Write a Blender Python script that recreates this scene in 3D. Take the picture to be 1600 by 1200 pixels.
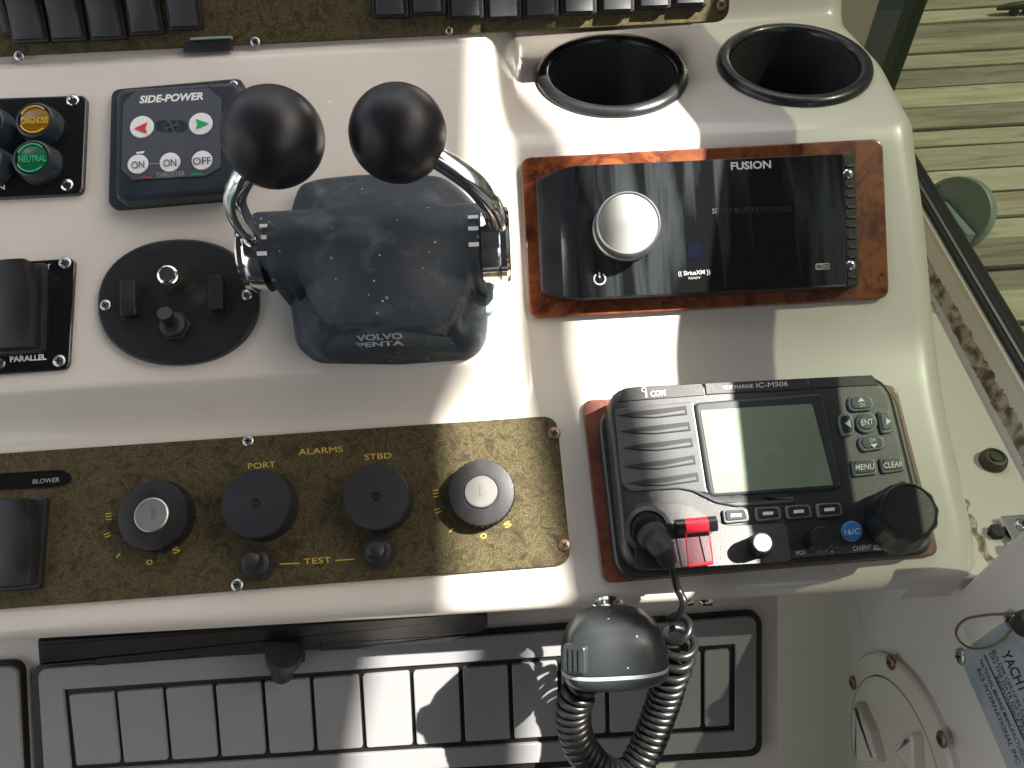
import bpy, bmesh, math, random
from mathutils import Vector, Matrix
random.seed(7)
R_ = math.radians
scene = bpy.context.scene
for o in list(bpy.data.objects): bpy.data.objects.remove(o)

# ------------------------------------------------------------------ camera, sky, sun, exposure
PITCH, ROLL, FPX = R_(51), R_(3.3), 1250.0
FW = Vector((0, math.cos(PITCH), -math.sin(PITCH))); RX = Vector((1, 0, 0)); UP = Vector((0, math.sin(PITCH), math.cos(PITCH)))
cam_data = bpy.data.cameras.new('camera'); cam = bpy.data.objects.new('camera', cam_data)
scene.collection.objects.link(cam); scene.camera = cam
cam_data.sensor_width = 36; cam_data.lens = 36 * FPX / 1600; cam_data.clip_start = .01; cam_data.clip_end = 3000
c_, s_ = math.cos(ROLL), math.sin(ROLL)
cr = RX * c_ - UP * s_; cu_ = RX * s_ + UP * c_
cam.matrix_world = Matrix(((cr.x, cu_.x, -FW.x, 0), (cr.y, cu_.y, -FW.y, 0), (cr.z, cu_.z, -FW.z, 0), (0, 0, 0, 1)))
cam_data.dof.use_dof = False

SUN = Vector((.572, -.08, .816)).normalized()          # towards the sun
world = bpy.data.worlds.new('World'); scene.world = world; world.use_nodes = True
wn = world.node_tree; bg = wn.nodes['Background']
sky = wn.nodes.new('ShaderNodeTexSky'); sky.sky_type = 'NISHITA'; sky.sun_disc = False
sky.sun_elevation = math.asin(SUN.z); sky.sun_rotation = math.atan2(SUN.x, SUN.y)
sky.air_density = 1.0; sky.dust_density = 7.0; sky.ozone_density = .6
# broken white cloud over the whole sky
tcw = wn.nodes.new('ShaderNodeTexCoord'); mpw = wn.nodes.new('ShaderNodeMapping'); mpw.inputs['Scale'].default_value = (1, 1, 2.2); wn.links.new(tcw.outputs['Generated'], mpw.inputs['Vector'])
nzw = wn.nodes.new('ShaderNodeTexNoise'); nzw.inputs['Scale'].default_value = 2.6; nzw.inputs['Detail'].default_value = 9; nzw.inputs['Roughness'].default_value = .58; nzw.inputs['Distortion'].default_value = .3; wn.links.new(mpw.outputs[0], nzw.inputs['Vector'])
mrw = wn.nodes.new('ShaderNodeMapRange'); mrw.inputs['From Min'].default_value = .40; mrw.inputs['From Max'].default_value = .60; mrw.interpolation_type = 'SMOOTHSTEP'; wn.links.new(nzw.outputs['Fac'], mrw.inputs['Value'])
mxw = wn.nodes.new('ShaderNodeMix'); mxw.data_type = 'RGBA'; mxw.blend_type = 'ADD'; mxw.inputs['B'].default_value = (9.4, 9.2, 8.9, 1); wn.links.new(mrw.outputs[0], mxw.inputs['Factor']); wn.links.new(sky.outputs[0], mxw.inputs['A'])
wn.links.new(mxw.outputs['Result'], bg.inputs[0]); bg.inputs[1].default_value = .05
sl = bpy.data.lights.new('sun', 'SUN'); sl.energy = 5.0; sl.angle = R_(.53); sl.color = (1, .95, .87)
so = bpy.data.objects.new('sun', sl); scene.collection.objects.link(so)
so.rotation_euler = SUN.to_track_quat('Z', 'Y').to_euler(); so.location = SUN * 3
scene.view_settings.view_transform = 'Standard'; scene.view_settings.look = 'None'
scene.view_settings.gamma = 1; scene.view_settings.use_curve_mapping = False
scene.view_settings.exposure = 1.95
scene.render.engine = 'CYCLES'; scene.render.resolution_x = 1024; scene.render.resolution_y = 768
scene.cycles.max_bounces = 8; scene.cycles.transparent_max_bounces = 12

# ------------------------------------------------------------------ survey of the helm: photo point -> point on a real plane
def ray(px, py):
    a = (px - 800) / FPX; b = (600 - py) / FPX
    return FW + RX * (c_ * a + s_ * b) + UP * (-s_ * a + c_ * b)

class Fr:                                            # a plane frame: local x, y in the plane, z its normal
    def __init__(s, O, ex, ey):
        s.O = Vector(O); s.ex = Vector(ex).normalized(); s.ey = Vector(ey).normalized(); s.n = s.ex.cross(s.ey)
    def px(s, x, y, h=0.0):
        d = ray(x, y); t = (s.O.dot(s.n) + h) / d.dot(s.n); p = d * t - s.O
        return (p.dot(s.ex), p.dot(s.ey))
    def p3(s, x, y, h=0.0): a = s.px(x, y, h); return Vector((a[0], a[1], h))
    def world(s, x, y, h=0.0): a = s.px(x, y, h); return s.O + s.ex * a[0] + s.ey * a[1] + s.n * h
    def local(s, w): d = Vector(w) - s.O; return Vector((d.dot(s.ex), d.dot(s.ey), d.dot(s.n)))
    def at(s, x, y): return Fr(s.world(x, y), s.ex, s.ey)
    def M(s): return Matrix(((s.ex.x, s.ey.x, s.n.x, s.O.x), (s.ex.y, s.ey.y, s.n.y, s.O.y), (s.ex.z, s.ey.z, s.n.z, s.O.z), (0, 0, 0, 1)))
    def poly(s, pts, h=0.0): return [s.px(x, y, h) for x, y in pts]
def slope_frame(pt, deg): a = R_(deg); return Fr(pt, (1, 0, 0), (0, math.cos(a), math.sin(a)))

FRt = slope_frame(ray(1105, 355) * .411, 37)                    # stereo slope
F2 = slope_frame(FRt.world(1150, 545), 24)                      # radio and alarm panel slope
FL = slope_frame(FRt.world(760, 575, .020), 29)                 # lever slope
FC = Fr(FRt.world(1150, 200), (1, 0, 0), (0, 1, 0))             # cup shelf, level
_p = FL.world(400, 87); F0 = slope_frame(Fr(_p, (1, 0, 0), (0, 1, 0)).world(400, 75), 55)                         # switch panel face
F3 = slope_frame(ray(600, 1000) * .44, 45)                      # lower grey panel
FWl = Fr(ray(1400, 1100) * .45, (0, -1, 0), (.05, 0, 1))        # side wall
FV = Fr((0, .1565, -.37), (1, 0, 0), (0, 0, 1))                 # upright plane at the lip

# ------------------------------------------------------------------ materials
def mat(name, col, rough=.5, metal=0.0, spec=.5, coat=0.0, bump=0.0, bscale=400, var=0.0, vscale=30, emit=None):
    m = bpy.data.materials.new(name); m.use_nodes = True; nt = m.node_tree; b = nt.nodes['Principled BSDF']
    b.inputs['Base Color'].default_value = (*col, 1); b.inputs['Roughness'].default_value = rough
    b.inputs['Metallic'].default_value = metal; b.inputs['Specular IOR Level'].default_value = spec
    b.inputs['Coat Weight'].default_value = coat; b.inputs['Coat Roughness'].default_value = .08
    tc = nt.nodes.new('ShaderNodeNewGeometry')
    if var:
        n = nt.nodes.new('ShaderNodeTexNoise'); n.inputs['Scale'].default_value = vscale; n.inputs['Detail'].default_value = 6
        nt.links.new(tc.outputs['Position'], n.inputs['Vector'])
        r = nt.nodes.new('ShaderNodeMix'); r.data_type = 'RGBA'
        r.inputs['A'].default_value = (*[c * (1 - var) for c in col], 1); r.inputs['B'].default_value = (*[min(1, c * (1 + var)) for c in col], 1)
        nt.links.new(n.outputs['Fac'], r.inputs['Factor']); nt.links.new(r.outputs['Result'], b.inputs['Base Color'])
        rr = nt.nodes.new('ShaderNodeMapRange'); rr.inputs['From Min'].default_value = .3; rr.inputs['From Max'].default_value = .7
        rr.inputs['To Min'].default_value = max(.02, rough * .8); rr.inputs['To Max'].default_value = min(1, rough * 1.2)
        nt.links.new(n.outputs['Fac'], rr.inputs['Value']); nt.links.new(rr.outputs['Result'], b.inputs['Roughness'])
    if bump:
        n = nt.nodes.new('ShaderNodeTexNoise'); n.inputs['Scale'].default_value = bscale; n.inputs['Detail'].default_value = 3
        nt.links.new(tc.outputs['Position'], n.inputs['Vector'])
        bp = nt.nodes.new('ShaderNodeBump'); bp.inputs['Strength'].default_value = bump; bp.inputs['Distance'].default_value = .0004
        nt.links.new(n.outputs['Fac'], bp.inputs['Height']); nt.links.new(bp.outputs['Normal'], b.inputs['Normal'])
    if emit:
        b.inputs['Emission Color'].default_value = (*emit[:3], 1); b.inputs['Emission Strength'].default_value = emit[3]
    return m
def ramp(nt, src, stops):
    r = nt.nodes.new('ShaderNodeValToRGB'); e = r.color_ramp.elements
    while len(e) < len(stops): e.new(.5)
    for k, (p, c) in enumerate(stops): e[k].position = p; e[k].color = (*c, 1)
    nt.links.new(src, r.inputs[0]); return r.outputs[0]
def noise(nt, scale, detail=6, dist=0.0, rough=.55, vec=None):
    g = nt.nodes.new('ShaderNodeNewGeometry'); n = nt.nodes.new('ShaderNodeTexNoise')
    n.inputs['Scale'].default_value = scale; n.inputs['Detail'].default_value = detail; n.inputs['Distortion'].default_value = dist; n.inputs['Roughness'].default_value = rough
    nt.links.new(vec or g.outputs['Position'], n.inputs['Vector']); return n.outputs['Fac']
def mixc(nt, fac, a, b, mode='MIX'):
    m = nt.nodes.new('ShaderNodeMix'); m.data_type = 'RGBA'; m.blend_type = mode
    for k, v in (('Factor', fac), ('A', a), ('B', b)):
        if isinstance(v, bpy.types.NodeSocket): nt.links.new(v, m.inputs[k])
        elif isinstance(v, tuple): m.inputs[k].default_value = (*v, 1)
        else: m.inputs[k].default_value = v
    return m.outputs['Result']
def specks(nt, scale, size, amount):                 # small separate dots: dust, salt, drips
    g = nt.nodes.new('ShaderNodeNewGeometry'); v = nt.nodes.new('ShaderNodeTexVoronoi'); v.inputs['Scale'].default_value = scale
    nt.links.new(g.outputs['Position'], v.inputs['Vector'])
    sep = nt.nodes.new('ShaderNodeSeparateColor'); nt.links.new(v.outputs['Color'], sep.inputs[0])
    thr = nt.nodes.new('ShaderNodeMath'); thr.operation = 'MULTIPLY'; thr.inputs[1].default_value = size; nt.links.new(sep.outputs[1], thr.inputs[0])
    lt = nt.nodes.new('ShaderNodeMath'); lt.operation = 'LESS_THAN'; nt.links.new(v.outputs['Distance'], lt.inputs[0]); nt.links.new(thr.outputs[0], lt.inputs[1])
    g2 = nt.nodes.new('ShaderNodeMath'); g2.operation = 'LESS_THAN'; nt.links.new(sep.outputs[0], g2.inputs[0]); g2.inputs[1].default_value = amount
    mu = nt.nodes.new('ShaderNodeMath'); mu.operation = 'MULTIPLY'; nt.links.new(lt.outputs[0], mu.inputs[0]); nt.links.new(g2.outputs[0], mu.inputs[1])
    return mu.outputs[0]
def base(m): return m.node_tree, m.node_tree.nodes['Principled BSDF']

M = {}
M['gel'] = mat('cream_gelcoat', (.60, .555, .495), .28, coat=.35)
nt, b = base(M['gel']); n1 = noise(nt, 9, 5); n2 = noise(nt, 900, 2)
c = mixc(nt, n1, (.57, .53, .47), (.62, .58, .52)); g = nt.nodes.new('ShaderNodeNewGeometry'); mp = nt.nodes.new('ShaderNodeMapping'); mp.inputs['Scale'].default_value = (30, 400, 400); mp.inputs['Rotation'].default_value = (0, 0, .5); nt.links.new(g.outputs['Position'], mp.inputs['Vector'])
sc_ = ramp(nt, noise(nt, 1.0, 4, .2, .5, mp.outputs[0]), [(.70, (0,) * 3), (.76, (.25,) * 3)]); c = mixc(nt, sc_, c, (.72, .68, .62))
st_ = ramp(nt, noise(nt, 26, 9, .8), [(.62, (0,) * 3), (.80, (.35,) * 3)]); c = mixc(nt, st_, c, (.46, .39, .31)); c = mixc(nt, specks(nt, 60, .06, .10), c, (.22, .19, .15)); c = mixc(nt, specks(nt, 140, .10, .05), c, (.8, .78, .74))
nt.links.new(c, b.inputs['Base Color'])
rr = ramp(nt, noise(nt, 40, 6), [(.2, (.27,) * 3), (.85, (.37,) * 3)]); nt.links.new(rr, b.inputs['Roughness'])
bp = nt.nodes.new('ShaderNodeBump'); bp.inputs['Strength'].default_value = .04; bp.inputs['Distance'].default_value = .0004
nt.links.new(n2, bp.inputs['Height']); nt.links.new(bp.outputs[0], b.inputs['Normal'])
M['white'] = mat('aged_white_gelcoat', (.55, .53, .51), .38)
nt, b = base(M['white']); c = mixc(nt, noise(nt, 7, 6), (.60, .55, .485), (.68, .63, .56)); c = mixc(nt, specks(nt, 45, .07, .12), c, (.2, .17, .13))
st = ramp(nt, noise(nt, 14, 8, 1.0), [(.62, (0,) * 3), (.85, (.6,) * 3)]); c = mixc(nt, st, c, (.42, .34, .25)); nt.links.new(c, b.inputs['Base Color'])
M['black'] = mat('black_plastic', (.012, .012, .013), .42, bump=.25, bscale=2500, var=.3, vscale=80)
nt, b = base(M['black'])
M['gloss'] = mat('gloss_black', (.008, .008, .009), .12, coat=.5)
M['satin'] = mat('satin_black', (.014, .016, .02), .38, var=.2, vscale=60)
M['rubber'] = mat('black_rubber', (.015, .015, .016), .6, bump=.3, bscale=1500)
M['knob'] = mat('soft_black_knob', (.009, .009, .011), .36, spec=.35, bump=.15, bscale=2500, var=.3, vscale=90)
M['panelblk'] = mat('dusty_black_panel', (.012, .012, .014), .36)
nt, b = base(M['panelblk']); c = mixc(nt, noise(nt, 60, 7), (.008, .008, .010), (.022, .022, .024)); c = mixc(nt, specks(nt, 160, .12, .09), c, (.35, .35, .36)); nt.links.new(c, b.inputs['Base Color'])
M['radio'] = mat('radio_black', (.018, .019, .020), .36, spec=.7)
nt, b = base(M['radio']); c = mixc(nt, noise(nt, 50, 6), (.013, .0135, .014), (.024, .025, .026)); c = mixc(nt, specks(nt, 170, .13, .10), c, (.4, .4, .4)); nt.links.new(c, b.inputs['Base Color'])
bp = nt.nodes.new('ShaderNodeBump'); bp.inputs['Strength'].default_value = .35; bp.inputs['Distance'].default_value = .0003; nt.links.new(noise(nt, 2600, 2), bp.inputs['Height']); nt.links.new(bp.outputs[0], b.inputs['Normal'])
M['radiogrey'] = mat('radio_grey_trim', (.062, .069, .073), .36, bump=.2, bscale=2500, var=.15)
M['thr'] = mat('chalky_navy_housing', (.02, .026, .034), .42)
nt, b = base(M['thr']); c = mixc(nt, noise(nt, 22, 7), (.013, .019, .027), (.032, .045, .058))
pt = ramp(nt, noise(nt, 60, 9, .6), [(.54, (0,) * 3), (.74, (1,) * 3)]); c = mixc(nt, pt, c, (.085, .105, .12)); 
c = mixc(nt, specks(nt, 170, .15, .30), c, (.22, .25, .27)); c = mixc(nt, specks(nt, 330, .2, .12), c, (.45, .48, .5)); nt.links.new(c, b.inputs['Base Color'])
nt.links.new(ramp(nt, noise(nt, 30, 6), [(.3, (.50,) * 3), (.75, (.68,) * 3)]), b.inputs['Roughness'])
M['olive'] = mat('gold_flecked_black_laminate', (.05, .04, .015), .27, coat=.25)
nt, b = base(M['olive']); w = noise(nt, 120, 9, 1.2, .66)
mk = ramp(nt, w, [(.28, (.10,) * 3), (.44, (.30,) * 3), (.52, (.46,) * 3), (.62, (.24,) * 3), (.78, (.08,) * 3)]); fl = ramp(nt, noise(nt, 3400, 3), [(.40, (.08,) * 3), (.66, (1,) * 3)])
mk = mixc(nt, 1.0, mk, fl, 'MULTIPLY'); c = mixc(nt, mk, (.004, .0036, .003), (.42, .345, .17))
hz = ramp(nt, noise(nt, 60, 8, 1.4), [(.60, (0,) * 3), (.76, (.45,) * 3)]); c = mixc(nt, hz, c, (.05, .048, .042)); c = mixc(nt, specks(nt, 150, .09, .10), c, (.35, .35, .33)); nt.links.new(c, b.inputs['Base Color'])
nt.links.new(mk, b.inputs['Metallic']); b.inputs['Coat Weight'].default_value = .0; b.inputs['Specular IOR Level'].default_value = .12
nt.links.new(ramp(nt, hz, [(0, (.52,) * 3), (1, (.58,) * 3)]), b.inputs['Roughness'])
def wood(name, c1, c2, c3, rough):
    m = mat(name, c1, rough, coat=.4); nt, b = base(m); w = noise(nt, 38, 10, 2.2, .6)
    c = ramp(nt, w, [(.30, c3), (.45, c1), (.58, c2), (.72, c1)]); k = ramp(nt, noise(nt, 160, 6, .6), [(.60, (0,) * 3), (.70, (1,) * 3)])
    c = mixc(nt, k, c, c3); nt.links.new(c, b.inputs['Base Color']); return m
M['burl'] = wood('glossy_burl_wood', (.125, .032, .012), (.23, .068, .020), (.035, .009, .005), .22)
M['maho'] = wood('worn_red_wood_veneer', (.15, .045, .025), (.20, .065, .035), (.10, .03, .018), .4)
M['chrome'] = mat('polished_steel', (.72, .72, .72), .10, 1.0, var=.05, vscale=90)
M['steel'] = mat('dull_steel', (.50, .49, .47), .32, 1.0, var=.15, vscale=200)
M['rust'] = mat('rusty_screw', (.28, .18, .12), .42, .8, var=.3, vscale=400)
M['alu'] = mat('brushed_aluminium', (.62, .62, .61), .34, 1.0, bump=.2, bscale=3000)
M['alumat'] = mat('matt_aluminium_face', (.30, .31, .295), .5, .9, var=.06, vscale=40)
M['dark'] = mat('dark_slot', (.004, .004, .004), .6)
M['grey'] = mat('grey_vinyl_panel', (.25, .25, .255), .5, bump=.3, bscale=1400, var=.06, vscale=12)
M['groove'] = mat('black_groove', (.006, .006, .006), .5)
M['wtxt'] = mat('white_print', (.75, .75, .73), .5)
M['gtxt'] = mat('grey_print', (.30, .31, .31), .5)
M['dimtxt'] = mat('faint_print', (.035, .037, .045), .4)
M['ghost'] = mat('worn_ghost_print', (.022, .022, .024), .3)
M['ytxt'] = mat('gold_print', (.52, .37, .05), .5)
M['ktxt'] = mat('black_print', (.012, .012, .015), .5)
M['wbtn'] = mat('white_button', (.72, .72, .74), .4)
M['red'] = mat('red_print', (.55, .03, .04), .45)
M['green'] = mat('green_print', (.01, .35, .09), .45)
M['amber'] = mat('amber_lens', (.20, .105, .006), .2, coat=.5)
M['amberhi'] = mat('amber_lettering', (.62, .40, .03), .4)
M['glens'] = mat('green_lens', (.008, .10, .040), .2, coat=.5)
M['glenshi'] = mat('green_lettering', (.03, .42, .17), .4)
M['face'] = mat('slate_overlay', (.052, .060, .072), .42, var=.08, vscale=60)
M['navy'] = mat('navy_plastic', (.016, .024, .032), .32, var=.2, vscale=80)
M['lcd'] = mat('grey_green_lcd', (.19, .235, .17), .3, coat=.3, var=.12, vscale=25)
M['btn'] = mat('smoky_button_cap', (.022, .028, .034), .3, var=.2, vscale=200)
M['btnrim'] = mat('grey_button_rim', (.16, .18, .19), .4)
M['blue'] = mat('blue_button', (.03, .20, .50), .35)
M['dock'] = None
M['cert'] = mat('stained_silver_plate', (.42, .44, .46), .4, .25)
nt, b = base(M['cert']); c = mixc(nt, ramp(nt, noise(nt, 45, 6, .5), [(.5, (0,) * 3), (.66, (1,) * 3)]), (.40, .42, .43), (.27, .36, .41)); c = mixc(nt, specks(nt, 150, .14, .1), c, (.7, .72, .72)); nt.links.new(c, b.inputs['Base Color'])
M['hatch'] = mat('yellowed_white_plastic', (.60, .555, .46), .4, var=.06, vscale=15)
M['hard'] = mat('white_hardtop', (.62, .62, .60), .4); M['teak'] = mat('dark_cockpit_carpet', (.05, .045, .04), .9); M['seatv'] = mat('dark_grey_upholstery', (.035, .035, .04), .6); M['canvas'] = mat('dark_navy_canvas', (.035, .04, .055), .8)
M['darkgreen'] = mat('dark_green_paint', (.012, .035, .020), .45, var=.4, vscale=10)
M['fit'] = mat('painted_grey_fitting', (.22, .29, .27), .5, var=.15, vscale=40)
M['tinted'] = bpy.data.materials.new('green_tinted_acrylic'); m = M['tinted']; m.use_nodes = True; nt = m.node_tree
for n in list(nt.nodes):
    if n.type != 'OUTPUT_MATERIAL': nt.nodes.remove(n)
tr = nt.nodes.new('ShaderNodeBsdfTransparent'); tr.inputs[0].default_value = (.072, .082, .062, 1)
gl = nt.nodes.new('ShaderNodeBsdfGlossy'); gl.inputs['Roughness'].default_value = .03
mx = nt.nodes.new('ShaderNodeMixShader'); mx.inputs[0].default_value = .05; nt.links.new(tr.outputs[0], mx.inputs[1]); nt.links.new(gl.outputs[0], mx.inputs[2])
nt.links.new(mx.outputs[0], nt.nodes['Material Output'].inputs[0])
M['redclear'] = bpy.data.materials.new('clear_red_acrylic'); m = M['redclear']; m.use_nodes = True; nt = m.node_tree
for n in list(nt.nodes):
    if n.type != 'OUTPUT_MATERIAL': nt.nodes.remove(n)
tr = nt.nodes.new('ShaderNodeBsdfTransparent'); tr.inputs[0].default_value = (1, .84, .87, 1)
gl = nt.nodes.new('ShaderNodeBsdfGlossy'); gl.inputs['Roughness'].default_value = .12
mx = nt.nodes.new('ShaderNodeMixShader'); mx.inputs[0].default_value = .05; nt.links.new(tr.outputs[0], mx.inputs[1]); nt.links.new(gl.outputs[0], mx.inputs[2])
nt.links.new(mx.outputs[0], nt.nodes['Material Output'].inputs[0])
M['redsolid'] = mat('red_acrylic', (.55, .015, .03), .2, coat=.5)
M['plank'] = mat('weathered_deck_wood', (.26, .22, .15), .75, bump=.6, bscale=60)
nt, b = base(M['plank']); g = nt.nodes.new('ShaderNodeNewGeometry'); mp = nt.nodes.new('ShaderNodeMapping'); mp.inputs['Scale'].default_value = (1.2, 14, 14)
nt.links.new(g.outputs['Position'], mp.inputs['Vector']); w = noise(nt, 3.0, 10, 1.0, .68, mp.outputs[0])
c = ramp(nt, w, [(.28, (.24, .19, .12)), (.5, (.46, .41, .30)), (.7, (.60, .56, .46))]); oi = nt.nodes.new('ShaderNodeObjectInfo')
hv = nt.nodes.new('ShaderNodeMapRange'); hv.inputs['To Min'].default_value = .6; hv.inputs['To Max'].default_value = 1.3; nt.links.new(oi.outputs['Random'], hv.inputs['Value'])
c = mixc(nt, 1.0, c, hv.outputs[0], 'MULTIPLY'); c = mixc(nt, specks(nt, 9, .16, .2), c, (.09, .06, .04)); nt.links.new(c, b.inputs['Base Color'])
M['water'] = mat('harbour_water', (.02, .035, .03), .08, bump=1, bscale=6)
M['caulk'] = mat('dirty_caulk', (.36, .32, .25), .8, bump=1, bscale=500)
nt, b = base(M['caulk']); c = ramp(nt, noise(nt, 130, 8, .5), [(.38, (.12, .085, .05)), (.48, (.30, .24, .17)), (.56, (.46, .42, .36))]); nt.links.new(c, b.inputs['Base Color'])
M['brass'] = mat('thin_wire', (.30, .24, .12), .35, .9)

M['cheek'] = mat('satin_grey_cheek', (.018, .021, .026), .30)
M['screen'] = mat('dusty_painted_reflection_glass', (.010, .011, .013), .05, coat=.6)
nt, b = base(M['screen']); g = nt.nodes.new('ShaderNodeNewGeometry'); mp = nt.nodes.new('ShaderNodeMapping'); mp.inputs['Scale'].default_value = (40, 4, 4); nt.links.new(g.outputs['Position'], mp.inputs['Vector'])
c = ramp(nt, noise(nt, 1.5, 6, .4, .5, mp.outputs[0]), [(.42, (.005, .0055, .006)), (.50, (.030, .034, .038)), (.58, (.008, .009, .010)), (.66, (.036, .041, .046))]); nt.links.new(mixc(nt, specks(nt, 260, .10, .05), c, (.25, .25, .25)), b.inputs['Base Color'])  # pale bands put sky reflections into the colour; the specks are dust
M['display'] = mat('dark_display', (.012, .016, .026), .06, coat=.6)
M['bluebadge'] = mat('dim_blue_icon', (.004, .006, .014), .1, coat=.6)
M['radiotop'] = mat('radio_top_strip', (.022, .024, .026), .42, bump=.4, bscale=2600, var=.2)
M['radiorim'] = mat('radio_dark_trim', (.030, .034, .037), .38, var=.2)
M['bluerim'] = mat('blue_button_rim', (.10, .22, .38), .4)
M['knobr'] = mat('black_dial', (.013, .0135, .013), .34, bump=.3, bscale=2200, var=.3, vscale=100)
M['buzz'] = mat('buzzer_black', (.016, .017, .021), .5, bump=.3, bscale=1800, var=.15)
M['barrel'] = mat('brushed_lock_barrel', (.42, .41, .38), .36, .85, var=.05)
M['slotgrey'] = mat('lock_slot', (.20, .20, .20), .4, .5)
M['satinbar'] = mat('bar_black', (.007, .007, .008), .4, spec=.2, var=.3, vscale=40)
M['micblk'] = mat('speckled_mic_black', (.022, .025, .028), .33)
nt, b = base(M['micblk']); c = mixc(nt, noise(nt, 60, 5), (.016, .019, .021), (.030, .034, .037)); c = mixc(nt, specks(nt, 190, .14, .18), c, (.45, .47, .48)); nt.links.new(c, b.inputs['Base Color'])
M['stripe'] = mat('pale_grey_stripe', (.36, .40, .42), .4)
M['cordblk'] = mat('cord_black', (.012, .012, .012), .34, var=.2, vscale=100)
M['oldbrass'] = mat('tarnished_plug', (.07, .07, .045), .5, .4, var=.4, vscale=200)
M['rockerblk'] = mat('sun_paled_rocker_black', (.028, .029, .032), .45, bump=.25, bscale=2000, var=.2, vscale=60)  # black raised to imitate pale sun glare on the top-row caps

# ------------------------------------------------------------------ mesh helpers
COL = scene.collection
def link(name, me, m, parent=None, smooth=True, ang=27):
    o = bpy.data.objects.new(name, me); COL.objects.link(o)
    for x in (m if isinstance(m, (list, tuple)) else [m]):
        if x: me.materials.append(M[x])
    if smooth:
        for p in me.polygons: p.use_smooth = True
        me.set_sharp_from_angle(angle=R_(ang))
    if parent is not None: o.parent = parent
    return o
class MB:
    def __init__(s): s.v = []; s.f = []; s.mi = []
    def add(s, vs, fs, mi=0):
        k = len(s.v); s.v += [tuple(v) for v in vs]; s.f += [[i + k for i in f] for f in fs]; s.mi += [mi] * len(fs); return s
    def rings(s, rings, cap0=False, cap1=True, mi=0, closed=True):
        n = len(rings[0]); vs = [p for r in rings for p in r]; fs = []
        for a in range(len(rings) - 1):
            for i in range(n if closed else n - 1):
                j = (i + 1) % n; fs.append([a * n + i, a * n + j, (a + 1) * n + j, (a + 1) * n + i])
        if cap0: fs.append(list(range(n))[::-1])
        if cap1: fs.append([(len(rings) - 1) * n + i for i in range(n)])
        return s.add(vs, fs, mi)
    def prism(s, poly, z0, z1, bev=0.0, mi=0, cap0=True, segs=3):
        poly = ccw(poly)
        rs = [[(x, y, z0) for x, y in poly]]
        if bev > 0:
            for k in range(segs + 1):
                t = k / segs * math.pi / 2; q = inset(poly, bev * (1 - math.cos(t))); rs.append([(x, y, z1 - bev + bev * math.sin(t)) for x, y in q])
            rs.append([(x, y, z1) for x, y in inset(poly, bev * 1.35)])
        else: rs.append([(x, y, z1) for x, y in poly])
        return s.rings(rs, cap0, True, mi)
    def lathe(s, prof, c=(0, 0, 0), n=40, mi=0, tilt=None, cap1=True, ripple=None):
        rs = []
        for r, z in prof:
            ring = []
            for i in range(n):
                a = 2 * math.pi * i / n; rr = r * (1 + (ripple(a, z) if ripple else 0)); p = Vector((rr * math.cos(a), rr * math.sin(a), z))
                if tilt is not None: p = tilt @ p
                ring.append((p.x + c[0], p.y + c[1], p.z + c[2]))
            rs.append(ring)
        return s.rings(rs, False, cap1, mi)
    def tube(s, pts, r, n=14, mi=0, caps=True):
        pts = [Vector(p) for p in pts]; rs = []; up = None
        for i, p in enumerate(pts):
            t = (pts[min(i + 1, len(pts) - 1)] - pts[max(i - 1, 0)]).normalized()
            if up is None: up = t.orthogonal().normalized()
            up = (up - t * up.dot(t)).normalized(); side = t.cross(up); rad = r[i] if isinstance(r, (list, tuple)) else r
            rs.append([tuple(p + up * (rad * math.cos(2 * math.pi * k / n)) + side * (rad * math.sin(2 * math.pi * k / n))) for k in range(n)])
        return s.rings(rs, caps, caps, mi)
    def box(s, a, bb, mi=0):
        (x0, y0, z0), (x1, y1, z1) = a, bb
        return s.add([(x0, y0, z0), (x1, y0, z0), (x1, y1, z0), (x0, y1, z0), (x0, y0, z1), (x1, y0, z1), (x1, y1, z1), (x0, y1, z1)],
                     [[3, 2, 1, 0], [4, 5, 6, 7], [0, 1, 5, 4], [1, 2, 6, 5], [2, 3, 7, 6], [3, 0, 4, 7]], mi)
    def mesh(s, name):
        me = bpy.data.meshes.new(name); me.from_pydata(s.v, [], s.f); me.update()
        return me
    def obj(s, name, m, parent=None, smooth=True, ang=27):
        me = s.mesh(name); o = link(name, me, m, parent, smooth, ang)
        if any(s.mi):
            for p, k in zip(me.polygons, s.mi): p.material_index = k
        return o
def ccw(p):
    a = sum(p[i][0] * p[(i + 1) % len(p)][1] - p[(i + 1) % len(p)][0] * p[i][1] for i in range(len(p)))
    return list(p) if a > 0 else list(p)[::-1]
def inset(p, d):
    if d == 0: return list(p)
    out = []; n = len(p)
    for i in range(n):
        a = Vector(p[i - 1]); b_ = Vector(p[i]); c = Vector(p[(i + 1) % n]); e1 = (b_ - a); e2 = (c - b_)
        if e1.length < 1e-9 or e2.length < 1e-9: out.append(tuple(b_)); continue
        e1.normalize(); e2.normalize(); n1 = Vector((-e1.y, e1.x)); n2 = Vector((-e2.y, e2.x)); m_ = (n1 + n2)
        if m_.length < 1e-6: m_ = n1
        m_.normalize(); k = d / max(.35, m_.dot(n1)); out.append(tuple(b_ + m_ * k))
    return out
def rpoly(p, r, seg=6):
    p = ccw(p); out = []; n = len(p)
    for i in range(n):
        a = Vector(p[i - 1]); b_ = Vector(p[i]); c = Vector(p[(i + 1) % n]); rr = r[i] if isinstance(r, (list, tuple)) else r
        d1 = (a - b_); d2 = (c - b_); rr = min(rr, d1.length * .49, d2.length * .49)
        s0 = b_ + d1.normalized() * rr; s1 = b_ + d2.normalized() * rr
        for k in range(seg + 1):
            t = k / seg; out.append(tuple(s0 * (1 - t) ** 2 + b_ * (2 * t * (1 - t)) + s1 * t * t))
    return out
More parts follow.
